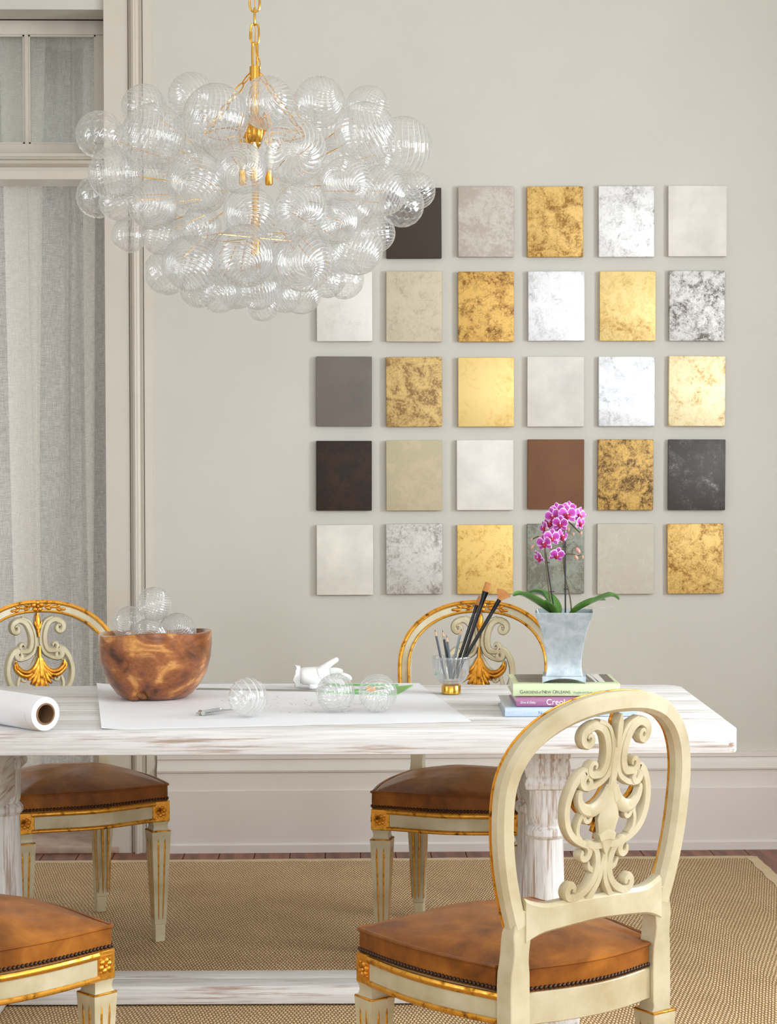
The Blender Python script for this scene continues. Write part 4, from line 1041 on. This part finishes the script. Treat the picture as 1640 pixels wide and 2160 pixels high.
    p = cen + Vector((-.012, .004, 0)); er = MB().box((0, 0, .006), (.026, .014, .012), Matrix.Rotation(0.1, 3, 'Z')).build('eraser', orange_pl, None, bevel=.002); er.location = p; tag(er, 'small orange eraser inside the green triangle, between two glass balls', 'eraser')
    # compass
    p = onz(414, 1510, zt); q = onz(512, 1501, zt); d = (q - p).normalized(); sd = Vector((-d.y, d.x, 0)); U = Vector((0, 0, 1))
    t = empty('drafting_compass', p + Vector((0, 0, .0022))); tag(t, 'small silver drafting compass lying on the drawing', 'compass'); r = .0035; u0 = U * .0045
    MB().tube([u0, d * .012 + u0], [.002, .003], 8).build('handle', steel, t)
    MB().tube([d * .012 + u0, d * .022 + u0 + sd * .001], .0052, 10).build('hinge', steel, t)
    MB().tube([d * .016 + u0 - sd * .008, d * .016 + u0 + sd * .008], .0065, 10).build('hinge_screw', steel, t)
    MB().tube([d * .02 + u0 + sd * .003, d * .075 + u0 + sd * .010, d * .125 + U * .0022 + sd * .015], [.0042, .0036, .001], 8).build('needle_leg', steel, t)
    MB().tube([d * .02 + u0 - sd * .003 + U * .002, d * .065 + u0 * 2.4 - sd * .006], [.0042, .0038], 8).build('pencil_leg', steel, t)
    MB().tube([d * .045 + u0 * 1.6 - sd * .014, d * .045 + u0 * 1.4 + sd * .014], .0014, 6).build('spreader', steel, t)
    MB().lathe([(.0055, -.003), (.0055, .003)], 12, d * .045 + u0 * 1.5).build('adjusting_wheel', steel, t)
    MB().box(d * .068 + u0 * 2.3 - sd * .006, (.008, .007, .007)).build('lead_clamp', steel, t, bevel=.001)
paper_things()

# ------------------------------------------------------------------ plaster hand
def hand():
    zb = ZT + 0.0017
    p0 = onz(640, 1455, zb); s = F / (p0 - CAM).dot(_f)
    P = lambda px, py, dy=0.0: Vector(((px - 640) / s, dy, (1455 - py) / s))
    t = empty('plaster_hand', (p0.x, p0.y + 0.03, zb + 0.001)); tag(t, 'white plaster cast of a hand lying on its side, fingers to the right', 'sculpture')
    def skin(chain_pts, edges, name):
        me = bpy.data.meshes.new(name); me.from_pydata([q[0] for q in chain_pts], edges, []); o = bpy.data.objects.new(name, me); C.objects.link(o)
        sk = o.modifiers.new('skin', 'SKIN'); sk.use_smooth_shade = True
        for i, q in enumerate(chain_pts):
            r = q[1] if isinstance(q[1], tuple) else (q[1], q[1]); me.skin_vertices[0].data[i].radius = r
        me.skin_vertices[0].data[0].use_root = True
        sb = o.modifiers.new('sub', 'SUBSURF'); sb.levels = 2; sb.render_levels = 2
        dg = bpy.context.evaluated_depsgraph_get(); ev = bpy.data.meshes.new_from_object(o.evaluated_get(dg)); bpy.data.objects.remove(o); return ev
    pts = [(P(662, 1425), (.034, .026)),                                         # 0 palm
           (P(643, 1427), (.037, .028)), (P(630, 1428), (.035, .027)),            # 1,2 wrist end
           (P(684, 1421), (.030, .022)),                                          # 3 knuckle mass
           (P(684, 1409, .004), .0125), (P(698, 1400, .004), .010), (P(715, 1390, .004), .0078),        # 4-6 thumb-side finger, pointing up right
           (P(696, 1416, -.006), .0115), (P(712, 1415, -.010), .0095), (P(724, 1417, -.014), .0072),    # 7-9 index
           (P(698, 1426, 0.0), .011), (P(722, 1425, 0.0), .0095), (P(738, 1430, 0.0), .0078), (P(741, 1438, 0), .0065),      # 10-13 middle, bent down
           (P(694, 1436, .004), .0105), (P(716, 1438, .006), .009), (P(728, 1445, .006), .007),                   # 14-16
           (P(676, 1442, -.012), .011), (P(662, 1447, -.022), .0095), (P(650, 1446, -.026), .008)]               # 17-19 thumb folded forward
    edges = [(0, 1), (1, 2), (0, 3), (3, 4), (4, 5), (5, 6), (3, 7), (7, 8), (8, 9), (3, 10), (10, 11), (11, 12), (12, 13), (3, 14), (14, 15), (15, 16), (0, 17), (17, 18), (18, 19)]
    me = skin(pts, edges, 'hand_cast'); zmin = min(v.co.z for v in me.vertices)
    for v in me.vertices: v.co.z -= zmin
    o = link(me, 'cast', plaster, t, True, 180)
    # ragged cuff at the wrist end
    cb = MB(); n = 20; c = P(629, 1428); c.z -= zmin
    ring1 = []; ring2 = []
    for k in range(n):
        a = 2 * PI * k / n; rr = .0270 + .002 * math.sin(5 * a); wob = .004 * math.sin(3 * a + 1) + .002 * math.sin(7 * a)
        ring1.append(c + Vector((0.006, rr * .9 * math.cos(a), rr * 1.08 * math.sin(a)))); ring2.append(c + Vector((-0.008 + wob, rr * 1.02 * .9 * math.cos(a), rr * 1.16 * math.sin(a))))
    zl = min(q.z for q in ring2 + ring1)
    cb.loft([ring1, ring2, [q + (c - q) * .3 + Vector((.004, 0, 0)) for q in ring2]])
    o2 = cb.build('ragged_cuff', plaster, t, ang=60)
    if zl < 0: o2.location.z = -zl
hand()

# ------------------------------------------------------------------ pencil cup with pencils and brushes
def cup():
    p = onz(953.5, 1466, ZT); y = p.y + 0.026
    base = Vector((p.x, y, ZT + .0008)); s = F / (base - CAM).dot(_f)
    t = empty('fluted_glass_cup', base); tag(t, 'small fluted clear glass cup on a brass foot, holding pencils and brushes', 'cup')
    MB().lathe([(.0255, 0.0), (.027, .0015), (.027, .022), (.0255, .024), (.019, .0245)], 28).build('brass_foot', brass, t, ang=40)
    n = 22; seg = 4; N = n * seg
    def fl(r, z, k=1): return [((r + .0022 * k * math.cos(2 * PI * j / seg)) * math.cos(2 * PI * j / N), (r + .0022 * k * math.cos(2 * PI * j / seg)) * math.sin(2 * PI * j / N), z) for j in range(N)]
    prof = [(.018, .0246, .2), (.028, .030, .5), (.039, .039, .8), (.0465, .055, 1), (.0488, .075, 1), (.0495, .095, 1), (.0502, .1035, 1.1), (.0495, .1045, 1.0), (.048, .1035, .8), (.0468, .095, .6), (.046, .075, .6), (.0435, .056, .5), (.036, .041, .4), (.024, .034, .2), (.004, .033, 0)]
    m = bpy.data.materials.get('ribbed_clear_glass').copy(); m.name = 'fluted_cup_glass'
    for nd in m.node_tree.nodes:
        if nd.type == 'MAP_RANGE': nd.inputs[3].default_value = .09; nd.inputs[4].default_value = .7
        if nd.type == 'BSDF_TRANSPARENT': nd.inputs[0].default_value = (.93, .94, .95, 1)
    MB().loft([fl(*q) for q in prof]).build('glass_bowl', m, t, ang=80)
    zin = base.z + .0415
    def stick(px_t, py_t, px_r, py_r, dyt, dyr):
        tip = ony(px_t, py_t, y + dyt); rim = ony(px_r, py_r, y + dyr); d = (rim - tip).normalized()
        L = (zin - tip.z) / d.z; 
        bot = tip + d * L; c = Vector((base.x, y, bot.z)); off = bot - c; off.z = 0
        if off.length > .021:
            bot = c + off.normalized() * .021
        return tip, bot
    greys = [((92, 96, 104), 'dark grey pencil leaning left, leftmost in the glass cup'), ((70, 74, 80), 'charcoal grey pencil with a silver band, second in the glass cup'), ((104, 114, 124), 'slate grey pencil, shortest in the glass cup'), ((150, 164, 174), 'pale blue grey pencil leaning right in the glass cup')]
    wood_m = Mat('sharpened_cedar', sc(226, 180, 140), .6).m; lead_m = Mat('graphite', sc(40, 40, 42), .4).m
    for (pt, col, dy) in zip(((918, 1328, 931, 1391), (934, 1329, 944, 1391), (942.5, 1340, 949, 1392), (974, 1326, 959, 1392)), greys, ((-.005, -.01), (.004, 0.0), (-.006, -.004), (.012, .014))):
        tip, bot = stick(*pt, *dy); d = (bot - tip).normalized(); L = (bot - tip).length
        q = empty('pencil', bot); tag(q, col[1], 'pencil', 'pencils in the glass cup'); tip_l = tip - bot
        pm = Mat('pencil_lacquer', sc(*col[0]), .35).m
        MB().tube([Vector(), tip_l + d * .018], .0036, 6).build('shaft', pm, q, ang=20)
        MB().tube([tip_l + d * .018, tip_l + d * .006], [.0036, .0014], 8).build('sharpened_wood', wood_m, q)
        MB().tube([tip_l + d * .0065, tip_l], [.0015, .0004], 6).build('lead_point', lead_m, q)
        if col[0] == (70, 74, 80): MB().tube([tip_l + d * .026, tip_l + d * .019], .0038, 6).build('silver_band', steel, q)
    blk = Mat('black_lacquer', sc(22, 22, 24), .18).m; fer = Mat('black_ferrule', sc(26, 26, 28), .12, .6).m
    bris = m_paint('sable_bristle', sc(176, 112, 56), sc(196, 132, 72), .7, 80)
    def brush(pt, dy, label, kind):
        tip, bot = stick(*pt, *dy); d = (tip - bot).normalized(); L = (tip - bot).length
        q = empty('paint_brush', bot); tag(q, label, 'brush', 'paint brushes in the glass cup')
        side = d.cross(Vector((0, 1, 0))).normalized(); nrm = side.cross(d).normalized()
        def flat(rings): return [[d * z + side * (w * math.cos(2 * PI * k / 14)) + nrm * (h * math.sin(2 * PI * k / 14)) for k in range(14)] for z, w, h in rings]
        if kind == 'flat':
            a, b, c = L - .062, L - .026, L
            MB().loft(flat([(0, .0028, .0028), (.05, .0045, .0045), (a - .02, .0058, .0058), (a, .0052, .0052)])).build('handle', blk, q)
            MB().loft(flat([(a - .002, .0062, .0060), (a + .012, .0068, .0052), (b, .0092, .0034)])).build('ferrule', fer, q, ang=50)
            MB().loft(flat([(b, .0088, .003), (b + .012, .0092, .0028), (c, .0090, .0014)])).build('bristles', bris, q, ang=50)
        elif kind == 'small':
            a, b, c = L - .05, L - .028, L
            MB().loft(flat([(0, .0026, .0026), (.05, .0042, .0042), (a - .02, .005, .005), (a, .004, .004)])).build('handle', blk, q)
            MB().loft(flat([(a - .002, .0046, .0046), (b, .005, .0036)])).build('ferrule', fer, q, ang=50)
            MB().loft(flat([(b, .0048, .0034), (b + .012, .0052, .0034), (c, .0028, .001)])).build('bristles', bris, q, ang=50)
        else:
            a, b, c = L - .058, L - .02, L
            MB().loft(flat([(0, .0028, .0028), (.05, .0045, .0045), (a - .02, .0055, .0055), (a, .005, .005)])).build('handle', blk, q)
            MB().loft(flat([(a - .002, .0058, .0058), (a + .01, .0058, .0050), (b, .0062, .003)])).build('ferrule', fer, q, ang=50)
            f = MB(); rows = []
            for i in range(5):
                r = i / 4; row = []
                for j in range(13):
                    an = lerp(-.72, .72, j / 12); row.append(d * (b + (.030 * r) * math.cos(an)) + side * (.0055 * (j / 6 - 1) * (1 - r) + (.034 * r) * math.sin(an)))
                rows.append(row)
            for z, o in ((.0022, 0), (-.0022, 0)):
                pass
            m_ = len(rows[0]); v0 = 0
            for sgn in (1, -1):
                for i, row in enumerate(rows):
                    f.v += [tuple(x_ + nrm * sgn * lerp(.0028, .0006, i / 4)) for x_ in row]
            tot = 5 * m_
            for i in range(4):
                for j in range(m_ - 1):
                    a_ = i * m_ + j; f.f.append((a_, a_ + 1, a_ + m_ + 1, a_ + m_)); f.f.append((tot + a_, tot + a_ + m_, tot + a_ + m_ + 1, tot + a_ + 1))
            for j in range(m_ - 1): f.f.append((4 * m_ + j, 4 * m_ + j + 1, tot + 4 * m_ + j + 1, tot + 4 * m_ + j)); f.f.append((j, tot + j, tot + j + 1, j + 1))
            for i in range(4):
                f.f.append((i * m_, (i + 1) * m_, tot + (i + 1) * m_, tot + i * m_)); f.f.append((i * m_ + m_ - 1, tot + i * m_ + m_ - 1, tot + (i + 1) * m_ + m_ - 1, (i + 1) * m_ + m_ - 1))
            f.build('bristles', bris, q, ang=50)
    brush((1013, 1256, 969, 1390), (.022, .016), 'slim black brush with small brown tip, leftmost of the brushes', 'small')
    brush((1031, 1229, 978, 1390), (.004, .003), 'tall black flat brush with square brown tip in the glass cup', 'flat')
    brush((1062, 1252, 981, 1389), (-.016, -.013), 'black fan brush with spread golden brown bristles', 'fan')
cup()

# ------------------------------------------------------------------ books
def text_mesh(s, size, width=None, shear=0.0):
    cu = bpy.data.curves.new('lettering', 'FONT'); cu.body = s; cu.size = size; cu.extrude = 0.00012; cu.shear = shear
    o = bpy.data.objects.new('lettering', cu); C.objects.link(o); dg = bpy.context.evaluated_depsgraph_get()
    me = bpy.data.meshes.new_from_object(o.evaluated_get(dg)); bpy.data.objects.remove(o); bpy.data.curves.remove(cu)
    if width:
        xs = [v.co.x for v in me.vertices]; k = width / (max(xs) - min(xs)); x0 = min(xs)
        for v in me.vertices: v.co.x = (v.co.x - x0) * k
    return me
def books():
    page_m = m_paint('page_edges', sc(240, 238, 230), sc(226, 222, 212), .8, 90)
    def book(zb, th, px0, py0, wd, dp, cover, label, rz=0.0, texts=(), topm=None):
        o = onz(px0, py0, zb); t = empty('hardback_book', (o.x, o.y, zb), TANG + rz); tag(t, label, 'book', 'stacked books under the planter')
        cv = .003
        # spine towards the camera, covers above and below, page block between
        sp = MB(); rings = []
        for x in (0, wd):
            rings.append([(x, .006, 0), (x, .0015, th * .06), (x, 0, th * .2), (x, 0, th * .8), (x, .0015, th * .94), (x, .006, th), (x, .008, th - cv), (x, .008, cv)])
        sp.loft(rings).build('spine', cover, t, ang=40)
        MB().box2(0, wd, .006, dp, th - cv, th).build('front_cover', cover, t, bevel=.0008, seg=1)
        MB().box2(0, wd, .006, dp, 0, cv).build('back_cover', cover, t, bevel=.0008, seg=1)
        MB().box2(.005, wd - .005, .008, dp - .005, cv, th - cv).build('page_block', page_m, t)
        for (s, x, z, size, width, m, sh) in texts:
            me = text_mesh(s, size, width, sh); q = link(me, 'title_lettering', m, t, False)
            q.rotation_euler = (PI / 2, 0, 0); q.location = (x, -.0003, z)
        return t
    tx_d = Mat('dark_ink', sc(70, 74, 60), .6).m; tx_w = Mat('white_ink', sc(250, 246, 250), .6).m; tx_b = Mat('blue_ink', sc(110, 140, 180), .6).m; tx_p = Mat('pale_ink', sc(226, 234, 246), .6).m
    blue = Mat('pale_blue_jacket', sc(188, 206, 230), .25).m; purp = Mat('mauve_jacket', sc(166, 106, 146), .3).m; green = Mat('pale_green_jacket', sc(208, 222, 178), .3).m
    z1 = ZT + .0005; h1, h2, h3 = .0235, .0235, .0335
    book(z1, h1, 1066, 1512.5, .335, .27, blue, 'pale blue book at the bottom of the stack under the planter', 0.0, (('Toledano', .013, .007, .0085, .033, tx_p, 0), ('N', .084, .006, .013, None, tx_b, 0)))
    z2 = z1 + h1 + .0004
    book(z2, h2, 1090, 1491, .285, .235, purp, 'mauve book in the middle of the stack under the planter', 0.01, (('Gros & Daley', .0105, .0085, .0085, .039, tx_w, .25), ('Creole Houses', .0765, .005, .021, .125, tx_w, 0)))
    z3 = z2 + h2 + .0004
    t3 = book(z3, h3, 1083, 1470, .272, .225, green, 'pale green book on top of the stack under the planter', -0.005, (('G', .0170, .0085, .0125, .0082, tx_d, 0), ('ARDENS', .0262, .0085, .0100, .0374, tx_d, 0), ('of', .0655, .0085, .0100, .0072, tx_d, .35), ('N', .0743, .0085, .0125, .0080, tx_d, 0), ('EW', .0831, .0085, .0100, .0137, tx_d, 0), ('O', .1007, .0085, .0125, .0082, tx_d, 0), ('RLEANS', .1099, .0085, .0100, .0356, tx_d, 0), ('Douglas and Hardy', .1534, .0085, .0078, .0484, Mat('soft_ink', sc(130, 138, 112), .6).m, 0)))
    # printed picture on the top cover
    M = Mat('cover_picture', sc(84, 84, 78), .25); v = M.coord(); X, Y, Z = M.sep(v)
    shingle = M.noise(M.coord((1.0, 9, 1)), 30, 3); dark = M.ramp(shingle, [(.35, sc(58, 58, 54)), (.7, sc(104, 102, 96))])
    foliage = M.ramp(M.noise(v, 60, 5, .7), [(.35, sc(40, 60, 34)), (.5, sc(110, 140, 84)), (.62, sc(214, 220, 206)), (.75, sc(84, 92, 80))])
    post = M.ramp(M.noise(M.coord((40, 1.0, 1)), 2, 1), [(.5, sc(60, 60, 58)), (.56, sc(236, 234, 230))])
    a = M.mix(M.math('GREATER_THAN', X, .10), dark, foliage); M.base(M.mix(M.math('GREATER_THAN', X, .188), a, post))
    pic = MB().box2(.016, .262, .036, .218, h3, h3 + .0002).build('cover_picture', M.m, t3)
    b = MB(); 
    for k in range(7): b.box2(.001, .011, .045 + k * .024, .052 + k * .024, h3, h3 + .0003)
    b.build('cover_stripes', Mat('pale_stripe', sc(240, 236, 196), .3).m, t3)
    return z3 + h3, t3
ZB, BK = books()

# ------------------------------------------------------------------ planter and orchid
def planter():
    zb = ZB + .0004
    f = onz(1152, 1442.5, zb); 
    wd = 0.112; rz = TANG - 0.10
    c = onz(1196, 1441, zb) + Vector((0, wd / 2, 0)); c.z = zb
    t = empty('zinc_planter', c, rz); tag(t, 'flared square galvanised zinc planter on the pale green book', 'planter')
    H = .180; z0 = .016
    def hw(z):
        s = (z - z0) / (H - z0); return .0435 + .0325 * max(0, s - .12) ** 1.9 * 1.22 + .004 * max(0, .12 - s) / .12
    def sqr(h, z, r=.0): return [(-h, -h, z), (h, -h, z), (h, h, z), (-h, h, z)]
    n = 12; outer = [sqr(hw(lerp(z0, H, i / n)), lerp(z0, H, i / n)) for i in range(n + 1)]
    inner = [sqr(hw(H) - .003, H + .0005), sqr(hw(H) - .004, H - .004), sqr(hw(H * .8) - .004, H * .8), sqr(hw(H * .7) - .004, H * .7)]
    MB().loft(outer + inner).build('flared_body', galv, t, ang=35, bevel=.0012, seg=1)
    # arched foot plate
    b = MB(); hp = .0555; m = 14
    for ax in range(4):
        R = Matrix.Rotation(ax * PI / 2, 3, 'Z'); rings = []
        for i in range(m + 1):
            x = lerp(-hp, hp, i / m); e = abs(x) / hp; arch = .0115 * (1 - e ** 2.2)
            zt_ = .016
            rings.append([R @ Vector((x, -hp, max(0, arch))), R @ Vector((x, -hp + .002, max(0, arch))), R @ Vector((x, -hp + .004, zt_)), R @ Vector((x, -hp + .001, zt_))])
        b.loft(rings)
    b.box((0, 0, .016), (2 * hp - .003, 2 * hp - .003, .0015))
    b.build('arched_foot', galv, t, ang=35)
    soil = MB().box((0, 0, H * .86), (2 * hw(H * .86) - .01, 2 * hw(H * .86) - .01, .004)).build('potting_bark', m_paint('potting_bark', sc(80, 60, 42), sc(130, 110, 70), .9, 90), t)
    return t, c, H
PL, PC, PH = planter()

def orchid():
    y0 = PC.y; top = PC.z + PH
    t = empty('orchid_plant', (PC.x, y0, top - .022)); tag(t, 'pink moth orchid with white edged petals and glossy leaves in the zinc planter', 'plant')
    o0 = t.location.copy()
    P = lambda px, py, dy=0.0: ony(px, py, y0 + dy) - o0
    Z = lambda zx, zy, dy=0.0: P(1080 + zx / 6.833, 1040 + zy / 6.833, dy)
    leafm = Mat('orchid_leaf', sc(74, 122, 48), .35); v = leafm.coord(); leafm.base(leafm.ramp(leafm.noise(v, 14, 4), [(.3, sc(52, 96, 34)), (.7, sc(98, 146, 62))])); leafm.b.inputs['Coat Weight'].default_value = .2; leafm = leafm.m
    stem_m = m_paint('orchid_stem', sc(104, 96, 60), sc(82, 62, 48), .5, 50); stake_m = Mat('black_stake', sc(38, 42, 48), .4).m
    bud_m = m_paint('orchid_bud', sc(206, 150, 150), sc(190, 160, 120), .5, 40)
    # petals: magenta towards the middle, white rim (radial attribute stored in the mesh)
    M = Mat('orchid_petal', sc(196, 84, 190), .5); at = M.n('ShaderNodeAttribute'); at.attribute_name = 'rim'
    M.base(M.ramp(at.outputs['Fac'], [(0.0, sc(176, 52, 160)), (.35, sc(200, 84, 196)), (.62, sc(222, 140, 220)), (.82, sc(248, 226, 246)), (1, sc(252, 242, 250))]))
    M.b.inputs['Subsurface Weight'].default_value = 0.0; petal_m = M.m
    lip_m = Mat('orchid_lip', sc(170, 20, 70), .45).m; col_m = Mat('orchid_column', sc(236, 190, 210), .5).m
    def petal(L, W, cup=.12, n=7, m=6):
        b = MB(); rim = []; 
        for side in (1, -1):
            for i in range(n + 1):
                s = i / n; wdt = W * (math.sin(PI * min(1, s * .96 + .04)) ** .62) * (0.75 + .35 * s) 
                for j in range(m + 1):
                    q = j / m * 2 - 1
                    b.v.append((q * wdt, -cup * L * (s ** 2) + .10 * L * q * q * s + side * .00025, L * s)); rim.append(max(abs(q) ** 2.2, s ** 6, (1 - s) ** 8 * .0))
        o = (n + 1) * (m + 1)
        for i in range(n):
            for j in range(m):
                a = i * (m + 1) + j; f = (a, a + 1, a + m + 2, a + m + 1); b.f.append(f); b.f.append(tuple(o + k for k in reversed(f)))
        me = b.mesh('petal'); me.materials.append(petal_m); me.polygons.foreach_set('use_smooth', [True] * len(me.polygons))
        atr = me.attributes.new('rim', 'FLOAT', 'POINT'); atr.data.foreach_set('value', rim); return me
    sep_me, pet_me = petal(.0210, .0076), petal(.0200, .0116, .05)
    lb = MB(); lb.ell((0, -.004, -.0055), (.0042, .004, .0062), Matrix.Rotation(.5, 3, 'X'), 10, 6)
    for s in (1, -1): lb.ell((s * .0045, -.004, -.0015), (.0028, .0022, .0042), Matrix.Rotation(s * .6, 3, 'Y'), 8, 5)
    lip_me = lb.mesh('lip'); lip_me.materials.append(lip_m); lip_me.polygons.foreach_set('use_smooth', [True] * len(lip_me.polygons))
    cb = MB(); cb.ell((0, -.004, .0015), (.0022, .003, .0026), None, 8, 5); col_me = cb.mesh('column'); col_me.materials.append(col_m); col_me.polygons.foreach_set('use_smooth', [True] * len(col_me.polygons))
    def put(me, name, par, rot, sc_=1): 
        o = bpy.data.objects.new(name, me); C.objects.link(o); o.parent = par; o.rotation_euler = rot; o.scale = (sc_,) * 3; return o
    def blossom(p, rx, ry, rz, k=1.0):
        e = empty('blossom'); e.parent = t; e.location = p; e.rotation_euler = (rx, ry, rz); e.scale = (k * 1.08,) * 3
        for a, me in ((0, sep_me), (2.25, sep_me), (-2.25, sep_me)): put(me, 'petal', e, (-.05, a, 0))
        for a in (1.2, -1.2): put(pet_me, 'petal', e, (.05, a, 0)).location = (0, -.0012, 0)
        put(lip_me, 'lip', e, (0, 0, 0)); put(col_me, 'column', e, (0, 0, 0))
    for zx, zy, dy, rx, ry, rz, k in ((800, 310, -.012, -.1, 0, .05, 1.15), (600, 335, .0, .1, -.3, -.5, 1.1), (560, 425, .005, .0, -.2, -.9, 1.0), (700, 440, -.016, .25, .1, -.2, 1.0), (975, 320, .006, 0, .3, .7, 1.0), (985, 430, 0, .1, .2, .9, .9),
                                      (575, 640, -.014, .1, .1, .1, 1.05), (720, 620, 0.0, .0, .2, .8, 1.05), (470, 720, -.01, .2, -.1, -.6, 1.05), (650, 890, -.004, .5, .15, .3, 1.0), (395, 930, 0, .4, -.3, -1.2, .9), (830, 215, .012, -.5, .1, .1, .9), (470, 500, .01, 0, -.5, -1.1, .85), (660, 250, .01, -.2, -.2, -.2, .95), (640, 560, .008, 0, 0, 0, .9)):
        blossom(Z(zx, zy, dy), rx, ry, rz, k)
    # stakes and clips
    S1 = [Z(630, 1790), Z(480, 820)]; S2 = [Z(775, 1790), Z(772, 690)]
    for a, b in (S1, S2): MB().tube([a, b], .0020, 8).build('stake', stake_m, t)
    for zx, zy in ((512, 1000), (578, 1420), (762, 776), (784, 1383)): 
        p = Z(zx, zy); MB().box(p, (.0125, .007, .0030)).build('stem_clip', stake_m, t, bevel=.0008, seg=1)
    MB().tube(catmull([Z(575, 1790, -.004), Z(565, 1650, -.004), Z(540, 1450, -.004), Z(520, 1250, -.004), Z(492, 1000, -.004), Z(480, 850, -.003), Z(500, 720), Z(560, 640), Z(640, 580, .004), Z(480, 600, .004), Z(420, 615, .004), Z(350, 640, .004), Z(290, 670, .004)], 5), .0018, 7).build('flower_stem', stem_m, t)
    MB().tube(catmull([Z(850, 1790, .004), Z(858, 1650, .004), Z(826, 1420, .004), Z(770, 1200, .003), Z(748, 1000, .003), Z(745, 720, .003), Z(760, 560, .004), Z(790, 420, .006), Z(850, 440, .006), Z(930, 520, .004), Z(1010, 590, .004)], 5), .0018, 7).build('flower_stem', stem_m, t)
    MB().tube(catmull([Z(772, 880), Z(870, 880), Z(940, 905), Z(1010, 890)], 5), .0013, 6).build('side_stem', stem_m, t)
    MB().tube(catmull([Z(870, 870), Z(885, 800), Z(940, 790)], 5), .0010, 6).build('side_stem', stem_m, t)
    for zx, zy, r, a in ((285, 670, 5, .9), (420, 612, 7, 1.2), (300, 775, 9, .5), (815, 512, 9, -.1), (888, 592, 6, 0), (1000, 580, 7, .2), (955, 830, 11, -.6), (930, 930, 9, -.5), (1022, 925, 6, .1), (455, 645, 8, .8), (510, 520, 7, .9)):
        q = .0001465 * 6 / 4.0 * r
        MB().ell(Z(zx, zy, -.002), (r * .00052, r * .00052, r * .00085), Matrix.Rotation(a, 3, 'Y'), 9, 7).build('bud', bud_m, t)
    # leaves
    def leaf(pts, W, fold=.25):
        pl = catmull(pts, 5); m = len(pl); b = MB(); q = 6
        for side in (.0007, -.0007):
            for i, p in enumerate(pl):
                d = (pl[min(i + 1, m - 1)] - pl[max(i - 1, 0)]).normalized(); sd = d.cross(Vector((0, 0, 1))).normalized(); up = sd.cross(d).normalized()
                s = i / (m - 1); wd = W * (math.sin(PI * min(1, s * .9 + .07)) ** .7)
                for j in range(q + 1):
                    k = j / q * 2 - 1; b.v.append(tuple(p + sd * (wd * k) + up * (fold * wd * k * k + side)))
        o = m * (q + 1)
        for i in range(m - 1):
            for j in range(q):
                a = i * (q + 1) + j; f = (a, a + 1, a + q + 2, a + q + 1); b.f.append(f); b.f.append(tuple(o + x for x in reversed(f)))
        for i in range(m - 1):
            for j in (0, q): a = i * (q + 1) + j; b.f.append((a, a + q + 1, o + a + q + 1, o + a))
        b.build('leaf', leafm, t, ang=60)
    leaf([Z(640, 1780, 0), Z(520, 1700, -.012), Z(300, 1560, -.03), Z(140, 1475, -.04), Z(25, 1485, -.045)], .026, .5)
    leaf([Z(650, 1770, .02), Z(600, 1640, .03), Z(480, 1500, .045), Z(350, 1440, .05), Z(240, 1450, .055)], .024, .5)
    leaf([Z(640, 1780, -.02), Z(590, 1700, -.03), Z(530, 1620, -.038), Z(480, 1545, -.04)], .014, .5)
    leaf([Z(830, 1790, 0), Z(960, 1690, -.01), Z(1180, 1580, -.02), Z(1380, 1500, -.03), Z(1480, 1495, -.03), Z(1545, 1540, -.032)], .020, .55)
    leaf([Z(840, 1790, .02), Z(1000, 1650, .03), Z(1200, 1560, .035), Z(1350, 1545, .04)], .018, .5)
    MB().tube(catmull([Z(1100, 1640, -.02), Z(1250, 1655, -.03), Z(1440, 1645, -.035), Z(1452, 1625, -.035)], 4), .0010, 6).build('air_root', m_paint('air_root', sc(214, 212, 200), sc(190, 188, 176), .7, 60), t)
orchid()
